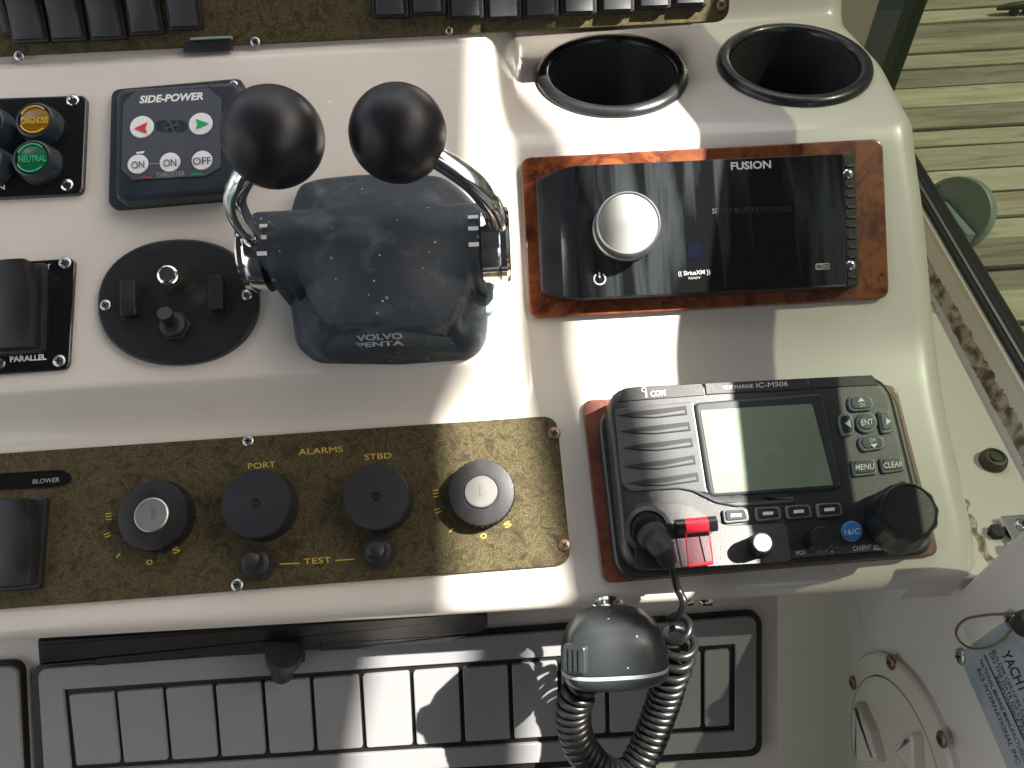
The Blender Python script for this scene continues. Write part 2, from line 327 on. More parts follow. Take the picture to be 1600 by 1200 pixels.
def ell(cx, cy, rx, ry=None, n=40, rot=0):
    ry = rx if ry is None else ry
    return [(cx + rx * math.cos(a) * math.cos(rot) - ry * math.sin(a) * math.sin(rot), cy + rx * math.cos(a) * math.sin(rot) + ry * math.sin(a) * math.cos(rot)) for a in (2 * math.pi * i / n for i in range(n))]
def smoothpath(pts, per=8):
    P = [Vector(p) for p in pts]; P = [P[0] * 2 - P[1]] + P + [P[-1] * 2 - P[-2]]; out = []
    for i in range(1, len(P) - 2):
        for k in range(per):
            t = k / per; a, b_, c, d = P[i - 1], P[i], P[i + 1], P[i + 2]
            out.append(.5 * ((2 * b_) + (c - a) * t + (2 * a - 5 * b_ + 4 * c - d) * t * t + (3 * b_ - a - 3 * c + d) * t ** 3))
    return out + [P[-2]]
def thing(name, label, cat, fr, group=None):
    o = bpy.data.objects.new(name, None); COL.objects.link(o); o.empty_display_size = .01
    o.matrix_world = fr.M(); tag(o, label, cat, group); return o
def tag(o, label, cat, group=None, kind=None):
    if label: o['label'] = label
    if cat: o['category'] = cat
    if group: o['group'] = group
    if kind: o['kind'] = kind
    return o
SCREW = {}
def screw(parent, fr, x, y, rpx=9, h=0.0, m='steel', name='screw'):
    p = fr.p3(x, y, h); q = fr.p3(x + rpx, y, h); r = (q - p).length
    if m not in SCREW:
        mb = MB(); mb.lathe([(1, 0), (1, .16), (.9, .34), (.62, .46), (.2, .5), (.001, .5)], n=24)
        for a in (0, 1):
            w, l = .13, .55; bx_ = (-l, -w, .44) if a == 0 else (-w, -l, .44); e = (l, w, .515) if a == 0 else (w, l, .515)
            mb.box(bx_, e, 1)
        me = mb.mesh('screw'); me.materials.append(M[m]); me.materials.append(M['dark'])
        for pl, k in zip(me.polygons, mb.mi): pl.material_index = k; pl.use_smooth = True
        me.set_sharp_from_angle(angle=R_(45)); SCREW[m] = me
    o = bpy.data.objects.new(name, SCREW[m]); COL.objects.link(o); o.parent = parent
    o.location = p; o.scale = (r, r, r * .8); o.rotation_euler = (0, 0, random.uniform(0, 1.5)); return o
def text(parent, fr, s, a, b_, hpx, m, h=0.0, name='lettering', shear=0.0, bold=.0, thick=.00012):
    cu = bpy.data.curves.new('t', 'FONT'); cu.body = s; cu.size = 1; cu.shear = shear; cu.offset = bold; cu.resolution_u = 3
    o = bpy.data.objects.new('t', cu); COL.objects.link(o); dg = bpy.context.evaluated_depsgraph_get()
    me = bpy.data.meshes.new_from_object(o.evaluated_get(dg)); bpy.data.objects.remove(o)
    xs = [v.co.x for v in me.vertices]; ys = [v.co.y for v in me.vertices]
    x0, x1, y0, y1 = min(xs), max(xs), min(ys), max(ys)
    A = fr.p3(*a, h); B = fr.p3(*b_, h); d = (B - A); w = d.length; ex = d.normalized(); 
    dpx = Vector((b_[0] - a[0], b_[1] - a[1])).normalized(); C = fr.p3(a[0] + dpx.y * hpx, a[1] - dpx.x * hpx, h); ey = (C - A); 
    bm = bmesh.new(); bm.from_mesh(me)
    for v in bm.verts:
        v.co = A + ex * ((v.co.x - x0) / (x1 - x0) * w) + ey * ((v.co.y - y0) / (y1 - y0)) + Vector((0, 0, thick))
    bmesh.ops.recalc_face_normals(bm, faces=bm.faces)
    for f in bm.faces:
        if f.normal.z < 0: f.normal_flip()
    me.materials.clear(); bm.to_mesh(me); bm.free(); me.name = name
    return link(name, me, m, parent, False)
def decal(parent, fr, pts, m, h, name, thick=.0002, r=0, bev=0):
    p = fr.poly(pts, h); p = rpoly(p, r) if r else p
    return MB().prism(p, h, h + thick, bev).obj(name, m, parent)
def pxlen(fr, x, y, d, h=0.0): return (fr.p3(x + d, y, h) - fr.p3(x - d, y, h)).length / 2

# ------------------------------------------------------------------ the moulded helm console
def plane_z(fr, y): return fr.O.z + (y - fr.O.y) * fr.ey.z / fr.ey.y
Y0L = FL.world(400, 87).y; Y0F = F0.O.y; Z0L = plane_z(FL, Y0L); T55 = math.tan(R_(55))
ZC = FC.O.z; YB1 = FC.O.y; YB2 = F2.O.y
YC1 = FL.world(400, 588).y; YC2 = F2.world(400, 680).y
def rawL(y):
    if y > Y0F: return Z0L + (y - Y0F) * T55
    if y > Y0L: return Z0L
    if y > YC1: return plane_z(FL, y)
    if y > YC2: t = (y - YC2) / (YC1 - YC2); return plane_z(F2, YC2) * (1 - t) + plane_z(FL, YC1) * t - .0050 * math.sin(math.pi * t ** .85)   # a cove
    return plane_z(F2, y)
def rawR(y):
    if y > .466: return ZC + (y - .466) * T55
    if y > YB1: return ZC
    if y > YB2: return plane_z(FRt, y)
    return plane_z(F2, y)
def soft(f, y, w): return sum(f(y + w * k / 6) * (1 - abs(k) / 7) for k in range(-6, 7)) / sum(1 - abs(k) / 7 for k in range(-6, 7))
def zL(y): return soft(rawL, y, .0009 if y < .3 else .0016)
def zR(y): return soft(rawR, y, .010 if .30 < y < .40 else (.016 if y <= .30 else .006))
def sstep(a, b_, x): t = min(1, max(0, (x - a) / (b_ - a))); return t * t * (3 - 2 * t)
def blend(x, y):                                     # where the lever slope gives way to the stereo side
    c = .0015 + .006 * sstep(.36, .44, y)
    return sstep(c - .009, c + .009, x)
def zsurf(x, y): k = blend(x, y); return zL(y) * (1 - k) + zR(y) * k
edge_px = [(FC, 1318, 30), (FC, 1340, 52), (FC, 1378, 92), (FC, 1408, 150), (FRt, 1432, 235), (FRt, 1446, 330), (FRt, 1456, 440), (FRt, 1463, 530), (F2, 1476, 620), (F2, 1494, 700), (F2, 1512, 780), (F2, 1527, 850)]
edge = sorted((f.world(x, y).y, f.world(x, y).x - .009) for f, x, y in edge_px)
def xedge(y):
    if y <= edge[0][0]: return edge[0][1] + (edge[0][0] - y) * -.10 - .35 * max(0, edge[0][0] - y - .006)
    for (a, xa), (b_, xb) in zip(edge, edge[1:]):
        if y <= b_: t = (y - a) / (b_ - a); return xa + (xb - xa) * t
    return edge[-1][1]
YL = .1615
rows = []                                            # (y, dz) : main rows from the back to the lip, then the lip roll
ys = []; y = .56
while y > YL: ys.append(y); y -= .001 if (YC2 - .006 < y < YC1 + .006 or abs(y - Y0L) < .012) else .003
ys.append(YL)
path = [(y, None) for y in ys]
th = R_(204); py_, pz_ = YL, plane_z(F2, YL); rad = .008; lip = []
for k in range(10):
    d = R_(66) / 10; th += d; py_ += math.cos(th - d / 2) * rad * d; pz_ += math.sin(th - d / 2) * rad * d; lip.append((py_, pz_))
for k in range(1): pz_ -= .001; lip.append((py_, pz_))
for k in range(6):
    d = R_(90) / 6; th += d; py_ += math.cos(th - d / 2) * .003 * d; pz_ += math.sin(th - d / 2) * .003 * d; lip.append((py_, pz_))
for k in range(8): py_ += .009; lip.append((py_, pz_))
NC = 420; XL = -1.1; rings = []
def sx(y): return soft(xedge, y, .012)
for y, _ in path:
    xe = sx(y); rings.append([(XL + (xe - XL) * i / NC, y, None) for i in range(NC + 1)])
grid = []
for row in rings:
    y = row[0][1]; r = [(x, y, zsurf(x, y)) for x, _, _ in row]
    k = .002; ny, nz = -(zR(y + k) - zR(y - k)), 2 * k; l = math.hypot(ny, nz); ny, nz = ny / l, nz / l
    x, y, z = r[-1]; R0 = .013
    for q in range(1, 9):
        a = math.pi / 2 * q / 8; r.append((x + R0 * math.sin(a), y - ny * R0 * (1 - math.cos(a)), z - nz * R0 * (1 - math.cos(a))))
    for q in range(1, 7): r.append((x + R0 + .0006 * q, y - ny * R0, z - nz * R0 - .018 * q))
    grid.append(r)
for (y, z), prev in zip(lip, [(YL, plane_z(F2, YL))] + lip):
    xe = sx(YL) - .05 * max(0, (YL - y)) ; r = [(XL + (xe - XL) * i / NC, y, z) for i in range(NC + 1)]
    for q in range(1, 9):
        a = math.pi / 2 * q / 8; r.append((xe + .013 * math.sin(a), y + .013 * (1 - math.cos(a)) * .9, z - .013 * (1 - math.cos(a)) * .45))
    for q in range(1, 7): r.append((xe + .013 + .0006 * q, y + .0117, z - .006 - .018 * q))
    grid.append(r)
cupw = [(FC.world(956, 118), .0372), (FC.world(1240, 102), .0372)]
nx = len(grid[0]); vs = [p for r in grid for p in r]; fs = []
for a in range(len(grid) - 1):
    for i in range(nx - 1):
        p = grid[a][i]; q = grid[a + 1][i + 1]; cx, cy, cz = (p[0] + q[0]) / 2, (p[1] + q[1]) / 2, (p[2] + q[2]) / 2
        if abs(cz - ZC) < .02 and any(math.hypot(cx - w.x, cy - w.y) < r for w, r in cupw): continue
        fs.append([a * nx + i, (a + 1) * nx + i, (a + 1) * nx + i + 1, a * nx + i + 1])
con = MB().add(vs, fs).obj('helm_console', 'gel', None, True, 60)
tag(con, 'cream moulded fibreglass helm console that carries all the controls', 'console')
# lower face behind the grey panel
F3b = Fr(F3.O - F3.n * .004, F3.ex, F3.ey)
MB().prism(F3b.poly([(-700, 900), (1215, 900), (1215, 1900), (-700, 1900)]), -.01, 0).obj('lower_face', 'white', None).matrix_world = F3b.M()
lf = bpy.data.objects['lower_face']; lf.parent = con; lf.matrix_parent_inverse = Matrix()
fb = MB().box((-1.1, .545, -1.3), (.27, .559, -.06)).obj('front_light_stop', 'white', con)  # unseen wall added to stop sky light leaking under the console
MB().box((.215, .16, -1.3), (.262, .544, -.385)).obj('side_light_stop', 'white', con)  # unseen block added to close the side gap against leaking light
# ------------------------------------------------------------------ side wall, ledge and window on the right
XW = .28
wl = Fr(FWl.O, FWl.ex, FWl.ey)
def wy(y, z): q = wl.local((wl.O.x, y, z)); return (q.x, q.y)
side = MB(); pts = [wy(.157, -.30), wy(.157, -.372), wy(.42, -.372), wy(.42, -.95), wy(-.5, -.95), wy(-.5, -.27)]
side.prism(pts, -.02, 0, .003)
sw = side.obj('side_wall', 'white'); sw.matrix_world = wl.M(); tag(sw, None, None, kind='structure')
zs = -.361; xs_ = .265
led = MB(); sec = [(.185, zs - .02), (.185, zs), (xs_ - .006, zs), (xs_, zs + .001), (xs_ + .003, zs + .006), (XW - .006, -.343), (XW + .012, -.347), (XW + .030, -.60), (xs_, -.60), (xs_, zs - .02)]
led.rings([[(x, y, z) for x, z in sec] for y in (.7, .5, .3, .158)], True, True)
lo = led.obj('side_ledge', 'white', None, True, 50); tag(lo, None, None, kind='structure')
# far side of the cockpit coaming for y < .158
fx = Fr((XW, .45, -.341), (0, 1, 0), (0, 0, 1))
wf = thing('side_window', 'green tinted side window in a black frame with bright trim strip', 'window', Fr((XW, .45, -.341), (1, 0, 0), (0, 1, 0)))
def wbox(name, m, x0, x1, z0, z1, y0=-.6, y1=1.6, bev=.002):
    f = Fr((0, 0, 0), (1, 0, 0), (0, 1, 0)); mb = MB(); p = rpoly([(x0 - XW, z0 + .341), (x1 - XW, z0 + .341), (x1 - XW, z1 + .341), (x0 - XW, z1 + .341)], bev, 3)
    mb.rings([[(x, y - .45, z) for x, z in p] for y in (y1, y0)], True, True); return mb.obj(name, m, wf)
wbox('rubber_seal', 'rubber', XW - .0055, XW - .0008, -.348, -.3405, bev=.0015)
wbox('trim_strip', 'chrome', XW - .0026, XW - .0004, -.344, -.3392, bev=.0008)
wbox('outer_gasket', 'rubber', XW + .0002, XW + .0085, -.348, -.3400, bev=.0015)
wbox('inner_bead', 'hatch', XW - .0080, XW - .0057, -.348, -.3432, bev=.0006)
# tinted pane and the tilted top rail that shades the middle of the console
def railz(pts):
    n = len(pts); my = sum(p[0] for p in pts) / n; mz = sum(p[1] for p in pts) / n
    s = sum((p[0] - my) * (p[1] - mz) for p in pts) / sum((p[0] - my) ** 2 for p in pts); return lambda y: mz + s * (y - my)
def shade(fr, x, y, X, h=0.0): p = fr.world(x, y, h); q = p + SUN * ((X - p.x) / SUN.x); return (q.y, q.z)
B3 = railz([shade(f, x, y, XW) for f, x, y in ((FC, 1030, 90), (FRt, 1085, 220), (FRt, 1085, 505), (F2, 1157, 915))] + [shade(F2, x, y, XW, .027) for x, y in ((1128, 660), (1152, 750), (1172, 870))])
B4 = railz([shade(f, x, y, XW) for f, x, y in ((FRt, 1228, 220), (FRt, 1205, 510), (F2, 1192, 600))])
def rail(name, m, parent, top, bot, x0, x1, y0, y1, off=(0, 0, 0)):
    mb = MB(); rs = []
    for y in (y1, y0):
        p = rpoly([(x0, bot(y)), (x1, bot(y)), (x1, top(y)), (x0, top(y))], .003, 3); rs.append([(x - off[0], y - off[1], z - off[2]) for x, z in p])
    mb.rings(rs, True, True); return mb.obj(name, m, parent)
OFF = (XW, .45, -.341)
# single sheet pane: one tinted surface
pn = MB(); pn.add([(XW + .003 - OFF[0], y - OFF[1], z - OFF[2]) for y, z in ((-.6, -.34), (1.6, -.34), (1.6, B4(1.6) + .02), (0.02, B4(.02) + .02), (-.6, B4(.02) + .02))], [[0, 1, 2, 3, 4]])
pn.obj('tinted_pane', 'tinted', wf, False)
rail('top_rail', 'hard', wf, B3, B4, XW - .006, XW + .006, -.05, 1.6, OFF)
# slim diagonal strut further out
XS = .95
B2a = railz([shade(f, x, y, XS) for f, x, y in ((FRt, 803, 240), (FRt, 831, 510), (F3, 741, 1180))])
B2b = railz([shade(f, x, y, XS) for f, x, y in ((FRt, 860, 240), (FRt, 896, 510), (F3, 773, 1180))])
st = thing('canopy_strut', 'slim dark strut of the canopy frame outside the side window', 'strut', Fr((XS, .2, .1), (1, 0, 0), (0, 1, 0)))
Bm = lambda y: (B2a(y) + B2b(y)) / 2
rail('strut_bar', 'satin', st, lambda y: Bm(y) + .019, lambda y: Bm(y) - .019, XS - .006, XS + .006, -.5, 1.1, (XS, .2, .1))
# hardtop
e1 = [FL.world(742, 65), FL.world(738, 250), F2.world(711, 690), F2.world(706, 900)]
ZH = 1.05
hp = [p + SUN * ((ZH - p.z) / SUN.z) for p in e1]
sx_ = (hp[0].x - hp[-1].x) / (hp[0].y - hp[-1].y)
def hx(y): return hp[0].x + (y - hp[0].y) * sx_
ht = MB().prism(rpoly([(hx(.5), .5), (-1.6, .5), (-1.6, -2.0), (hx(-2.0), -2.0)], .05), ZH, ZH + .05, .02)
ho = ht.obj('canopy', 'canvas'); tag(ho, 'dark navy canvas canopy stretched above the helm', 'canopy')
# unseen seat added behind the helm to block light from aft
hs = thing('light_block_chair', 'unseen dark grey high-backed chair added behind the helm to block light', 'chair', Fr((-.1, -.6, -1.3), (1, 0, 0), (0, 1, 0)))
MB().prism(rpoly([(-.73, -.25), (.48, -.25), (.48, .22), (-.73, .22)], .06), .38, .52, .04).obj('cushion', 'seatv', hs)
mb = MB().prism(rpoly([(-.75, .5), (.50, .5), (.50, 1.72), (-.75, 1.72)], .12), 0, .12, .04); mb.v = [(x, -.22 - z, y) for x, y, z in mb.v]; mb.obj('backrest', 'seatv', hs)
MB().lathe([(.16, 0), (.16, .02), (.05, .04), (.05, .38)], (0, 0, 0), 32).obj('pedestal', 'chrome', hs)
# cockpit sole
fl = MB().prism([(-1.6, -2.5), (.21, -2.5), (.21, .25), (-1.6, .25)], -1.32, -1.30).obj('cockpit_floor', 'teak'); tag(fl, None, None, kind='structure')
# ------------------------------------------------------------------ dock and water
wat = MB().add([(-600, -600, -2.0), (600, -600, -2.0), (600, 600, -2.0), (-600, 600, -2.0)], [[0, 1, 2, 3]]).obj('water', 'water', None, False); tag(wat, None, None, kind='structure')
ZD = -1.16
dk = bpy.data.objects.new('dock', None); COL.objects.link(dk); dk.location = (2, 1, ZD); tag(dk, None, None, kind='structure')
y = -1.2; i = 0
while y < 6.0:
    w = .072 + random.uniform(-.014, .014); mb = MB()
    zt = random.uniform(-.004, .004)
    mb.prism(rpoly([(-1.4 + random.uniform(-.01, .01), 0), (1.6, 0), (1.6, w), (-1.4 + random.uniform(-.01, .01), w)], .004, 2), -.035, zt, .003, segs=2)
    o = mb.obj('plank', 'plank', dk); o.location = (0, y - 1, 0); o.rotation_euler = (0, 0, random.uniform(-.003, .003)); y += w + random.uniform(.004, .009); i += 1
for xx in (-1.0, 0.2, 1.3):
    mb = MB().box((xx - .04, -2.2, -.18), (xx + .04, 5, -.042)); mb.obj('joist', 'plank', dk)

# ------------------------------------------------------------------ cup holders
def cup(px_, label):
    f = FC.at(*px_); t = thing('cup_holder', label, 'cup holder', f, 'round black cup holders on the shelf')
    rim = MB().lathe([(.0425, 0), (.0425, .0012), (.0418, .0028), (.0400, .0040), (.0380, .0044), (.0362, .0038), (.0350, .0018), (.0346, -.004)], n=72, cap1=False).obj('rim', 'cuprim', t, True, 70)
    MB().lathe([(.0347, .001), (.0343, -.03), (.0325, -.07), (.030, -.075), (.001, -.075)], n=64, cap1=True).obj('well', 'wellblk', t, True, 50)
    return t
M['wellblk'] = mat('lit_grey_cup_well', (.045, .048, .05), .4, var=.5, vscale=45); M['cuprim'] = mat('scuffed_black_rim', (.016, .017, .019), .3, var=.4, vscale=60, coat=.2)  # well colour raised to imitate the sunlit grey inside the cup
cup((956, 118), 'black cup holder half in sunlight, nearer the middle of the console')
cup((1240, 102), 'black cup holder in shade at the outer corner beside the dock')

# ------------------------------------------------------------------ rocker switches
def rocker(parent, fr, q, h=0.0, m='black', tip=None, up=True):
    # q: four photo corners of the paddle (tl, tr, br, bl); a curved paddle on a low bezel
    tl, tr, br, bl = [fr.p3(x, y, h) for x, y in q]
    c = (tl + tr + br + bl) / 4; ex = ((tr + br) - (tl + bl)).normalized(); w = ((tr + br) - (tl + bl)).length / 4; ey = ((tl + tr) - (bl + br)); l = ey.length / 4; ey = (ey - ex * ey.dot(ex)).normalized()
    bz = MB(); pl = [c + ex * (a * w * 1.28) + ey * (b_ * l * 1.10) for a, b_ in ((-1, -1), (1, -1), (1, 1), (-1, 1))]
    bz.prism(rpoly([(p.x, p.y) for p in pl], w * .2, 3), h, h + w * .35, w * .1, segs=2); o = bz.obj('rocker_switch', 'black', parent)
    prof = []; N = 14
    for k in range(N + 1):
        s = -1 + 2 * k / N; z = .62 + (.75 * (s if up else -s)) * .55 + .35 * s * s
        if abs(s - .55) < .12 or abs(s + .35) < .05: z -= .05
        prof.append((s, z))
    mb = MB(); rs = []
    for s, z in prof:
        row = []
        for a, dz in ((-1, -.9), (-1, -.18), (-.93, -.05), (-.8, 0), (.8, 0), (.93, -.05), (1, -.18), (1, -.9)):
            p = c + ex * (a * w) + ey * (s * l); zz = h + w * (z + dz + .25) ; zz = max(h + w * .1, zz); row.append((p.x, p.y, zz))
        rs.append(row[::-1])
    mb.rings(rs, True, True, 0, closed=True); pd = mb.obj('paddle', m, o, True, 30)
    return o

# ------------------------------------------------------------------ upper switch panel
t = thing('switch_panel', 'long dark gold-flecked panel of rocker switches along the top edge', 'switch panel', F0.at(560, 60))
f = F0.at(560, 60); HP = .0035
pl = f.poly([(-250, -80), (1140, -80), (1140, 33), (-250, 100)], HP); pl = rpoly(pl, [.002, .008, .008, .002])
MB().prism(pl, HP - .0025, HP, .0006).obj('plate', 'olive', t)
hb = f.poly([(800, -60), (1110, -60), (1110, 18), (800, 40)], 0); MB().prism(hb, -.045, .0005).obj('housing', 'black', t)
for x, y, w in ((8, 52, 16), (50, 64, 44), (110, 62, 44), (172, 60, 44), (232, 52, 42), (293, 44, 42)):
    dx = -6
    rocker(t, f, [(x - w * .5 + dx - (8 if x > 20 else 4), y - 92), (x + w * .5 + dx - 8, y - 94), (x + w * .5, y - 2), (x - w * .5, y)], HP, 'rockerblk')
for x, y in ((610, 26), (668, 22), (728, 28), (787, 29), (845, 26), (905, 21), (964, 18), (1022, 12), (1078, 8)):
    w = 44; rocker(t, f, [(x - w * .5 - 3, y - 86), (x + w * .5 - 3, y - 87), (x + w * .5, y - 2), (x - w * .5, y)], HP, 'rockerblk')
screw(t, f, 30, 88, 8, HP); screw(t, f, 399, 66, 8, HP); screw(t, f, 702, 48, 6, HP); screw(t, f, 1127, 8, 8, HP, 'rust')
# clear tab at the panel foot
tb = f.poly([(288, 66), (360, 60), (362, 78), (286, 82)], .006); mb = MB().prism(tb, HP, .0065, .0006); mb.obj('window_tab', 'satin', t)
MB().prism(f.poly([(298, 59), (360, 56), (360, 60), (298, 63)], .0075), HP, .0085, .0003).obj('tab_edge', 'fit', t)

# ------------------------------------------------------------------ indicator lamp panel
f = FL.at(60, 230); t = thing('indicator_panel', 'black panel with amber DIAGNOSIS and green NEUTRAL lamps', 'indicator panel', f)
H = .003; MB().prism(rpoly(f.poly([(-160, 158), (135, 148), (128, 302), (-165, 318)], H), .004), 0, H, .0008).obj('plate', 'gloss', t)
def lamp(x, y, r, m, hi, s):
    c = f.p3(x, y, .010); rr = pxlen(f, x, y, r, .010); d = f.p3(x, y, H); cc = Vector((c.x + .001, c.y - .001, 0))
    MB().lathe([(rr * 1.32, H), (rr * 1.30, .006), (rr * 1.22, .0075), (rr * 1.16, .0105), (rr * 1.02, .0110), (rr * 1.0, .0098)], (c.x, c.y, 0), 40, cap1=False).obj('bezel', 'navy', t, True, 50)
    o = MB().lathe([(rr * 1.0, .0085), (rr * .9, .0105), (rr * .001, .0112)], (c.x, c.y, 0), 36).obj('lens', m, t)
    if s: text(o, f, s, (x - r * .82, y + 6), (x + r * .82, y + 4), 10, hi, .0114, bold=.01)
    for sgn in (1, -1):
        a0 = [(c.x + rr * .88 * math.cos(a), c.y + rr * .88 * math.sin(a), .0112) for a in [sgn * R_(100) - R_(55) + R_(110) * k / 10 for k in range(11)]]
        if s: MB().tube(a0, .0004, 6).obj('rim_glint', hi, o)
lamp(55, 188, 25, 'amber', 'amberhi', 'DIAGNOSIS'); lamp(51, 248, 26, 'glens', 'glenshi', 'NEUTRAL'); lamp(-22, 192, 25, 'navy', 'navy', None); lamp(-26, 252, 26, 'navy', 'navy', None)
screw(t, f, 114, 157, 10, H, 'chrome'); screw(t, f, 105, 289, 10, H, 'chrome'); text(t, f, 'ON', (-14, 298), (8, 296), 7, 'wtxt', H, bold=.01)

# ------------------------------------------------------------------ thruster panel
f = FL.at(270, 225); t = thing('thruster_panel', 'dark SIDE-POWER thruster panel with white round buttons', 'control panel', f)
MB().prism(rpoly(f.poly([(176, 142), (382, 124), (372, 310), (171, 327)], .003), .005), 0, .005, .0012).obj('back_plate', 'black', t)
HB = .013
MB().prism(rpoly(f.poly([(181, 139), (376, 126), (364, 300), (178, 315)], HB), .006), .005, HB, .0022).obj('case', 'navy', t)
ov = f.poly([(212, 144), (328, 139), (346, 154), (345, 262), (322, 276), (208, 282), (190, 266), (193, 162)], HB)
MB().prism(ov, HB, HB + .0006, .0002).obj('overlay', 'face', t); HO = HB + .0006
text(t, f, 'SIDE-POWER', (218, 162), (318, 156), 12, 'wtxt', HO, shear=.25, bold=.035)
for nm, x, y, r in (('button', 222, 199, 18.5), ('button', 314, 194, 18.5), ('button', 216, 257, 16), ('button', 266, 254, 16), ('button', 316, 251, 16)):
    c = f.px(x, y, HO); rr = pxlen(f, x, y, r, HO); bt = MB().lathe([(rr, HO), (rr, HO + .0004), (rr * .95, HO + .0007), (.0001, HO + .0009)], (c[0], c[1], 0), 36).obj('button', 'wbtn', t)
    hh = HO + .0011
    if y < 210:
        d = [(210, 201), (230, 191), (227, 200), (230, 208)] if x < 260 else [(326, 193), (306, 186), (309, 194), (306, 202)]
        decal(bt, f, d, 'red' if x < 260 else 'green', hh, 'arrow')
    else: text(bt, f, 'OFF' if x > 300 else 'ON', (x - (14 if x > 300 else 10), y + 7), (x + (14 if x > 300 else 10), y + 5.5), 11.5, 'ktxt', hh, bold=.0)
text(t, f, 'THRUSTER', (244, 278), (289, 275), 8, 'gtxt', HO)
decal(t, f, [(220, 277), (236, 276), (236, 278), (220, 279)], 'red', HO, 'red_dash'); decal(t, f, [(298, 272), (316, 270.5), (316, 272.5), (298, 274)], 'green', HO, 'green_dash')
decal(t, f, [(213, 238), (226, 236), (224, 240), (213, 240)], 'wtxt', HO, 'mark'); decal(t, f, [(233, 256), (249, 255), (249, 256), (233, 257)], 'gtxt', HO, 'link_line')
cx, cy = 268, 197                                   # emblem: fan with ripples
for k in range(4):
    a = k * math.pi / 2 + .4; decal(t, f, [(cx + 3 * math.cos(a - .3), cy + 3 * math.sin(a - .3)), (cx + 11 * math.cos(a - .5), cy + 11 * math.sin(a - .5)), (cx + 11 * math.cos(a + .5), cy + 11 * math.sin(a + .5)), (cx + 3 * math.cos(a + .3), cy + 3 * math.sin(a + .3))], 'navy', HO, 'emblem_blade')
for sg in (-1, 1):
    for k in range(4):
        r0 = 12.5 + 3.2 * k; aw = .85 - .17 * k
        pts = [(cx + sg * (r0 + w) * math.cos(a), cy + (r0 + w) * .95 * math.sin(a)) for w, rng in ((0, 1), (2, -1)) for a in [rng * (-aw + 2 * aw * i / 6) for i in range(7)]]
        decal(t, f, pts, 'navy', HO, 'emblem_ripple')
for a, b_ in (((320, 128), (346, 154)), ((181, 262), (222, 300)), ((190, 166), (214, 143))): 
    dx, dy = b_[1] - a[1], a[0] - b_[0]; l = math.hypot(dx, dy); dx, dy = dx / l * .8, dy / l * .8
    decal(t, f, [(a[0] - dx, a[1] - dy), (b_[0] - dx, b_[1] - dy), (b_[0] + dx, b_[1] + dy), (a[0] + dx, a[1] + dy)], 'dark', HB, 'seam', .0001)
screw(t, f, 365, 132, 7, .005, 'steel')

# ------------------------------------------------------------------ battery parallel switch
f = FL.at(40, 490); t = thing('battery_switch', 'black BATTERY PARALLEL rocker switch on a square plate', 'switch', f)
H = .002; MB().prism(rpoly(f.poly([(-30, 412), (117, 403), (107, 577), (-38, 588)], H), .004), 0, H, .0006).obj('plate', 'gloss', t)
rocker(t, f, [(0, 424), (67, 420), (64, 545), (8, 550)], H, 'black')
screw(t, f, 12, 414, 10, H); screw(t, f, 102, 411, 10, H); screw(t, f, 93, 564, 10, H); screw(t, f, 0, 568, 9, H)
text(t, f, 'BATTERY', (30, 425), (80, 420), 8, 'wtxt', H, bold=.02); text(t, f, 'PARALLEL', (16, 566), (73, 562), 9, 'wtxt', H, bold=.03)

# ------------------------------------------------------------------ oval key panel
f = FL.at(276, 472); t = thing('start_stop_panel', 'oval black plate with a chrome push button and two square keys', 'control panel', f)
H = .004; op = []
for k in range(64):
    a = 2 * math.pi * k / 64; ca, sa = math.cos(a), math.sin(a); e = .92
    op.append((277 + 125.5 * math.copysign(abs(ca) ** e, ca) + 4 * sa, 471 + 98 * math.copysign(abs(sa) ** e, sa) - 7 * ca))
MB().prism(f.poly(op, H), 0, H, .0012).obj('plate', 'panelblk', t)
screw(t, f, 165, 477, 9, H); screw(t, f, 386, 461, 9, H)
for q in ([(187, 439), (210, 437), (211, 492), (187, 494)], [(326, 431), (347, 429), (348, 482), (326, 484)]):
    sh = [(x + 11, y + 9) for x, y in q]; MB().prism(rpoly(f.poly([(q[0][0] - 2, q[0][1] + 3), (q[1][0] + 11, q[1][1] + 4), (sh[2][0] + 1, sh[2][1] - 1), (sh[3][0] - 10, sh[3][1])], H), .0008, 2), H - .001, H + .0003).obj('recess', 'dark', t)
    MB().prism(rpoly(f.poly(q, .010), .0006, 2), H, .010, .0006).obj('key', 'black', t)
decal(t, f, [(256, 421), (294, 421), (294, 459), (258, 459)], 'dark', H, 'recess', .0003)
a = f.p3(272, 440, H); b_ = f.p3(262, 430, .020); ax = (b_ - a)
MB().tube([a, a + ax * .55], .0045, 18).obj('button_stem', 'brass', t)
q = ax.normalized().to_track_quat('Z', 'Y').to_matrix(); r = pxlen(f, 262, 430, 16, .02)
MB().lathe([(r, -.004), (r, -.001), (r * .95, 0), (r * .8, .0004), (r * .78, .0022), (r * .70, .0026), (.0001, .0027)], tuple(b_), 36, tilt=q).obj('push_button', 'chrome', t)
a = f.p3(275, 510, H); mb = MB().prism(ell(a.x, a.y, .0078, n=6), H, H + .0025, .0004, cap0=False); mb.lathe([(.0062, H + .0025), (.0060, .0085), (.004, .0098), (.0035, .011)], (a.x, a.y, 0), 28); mb.obj('toggle_boot', 'rubber', t)
MB().tube([a + Vector((0, 0, .007)), f.p3(257, 489, .020)], [.0027, .0034], 16).obj('toggle', 'black', t)
text(t, f, 'NEUTRAL START', (216, 402), (331, 393), 9, 'ghost', H, bold=.01); text(t, f, 'STOP ENGINE', (238, 552), (316, 546), 9, 'ghost', H, bold=.01)

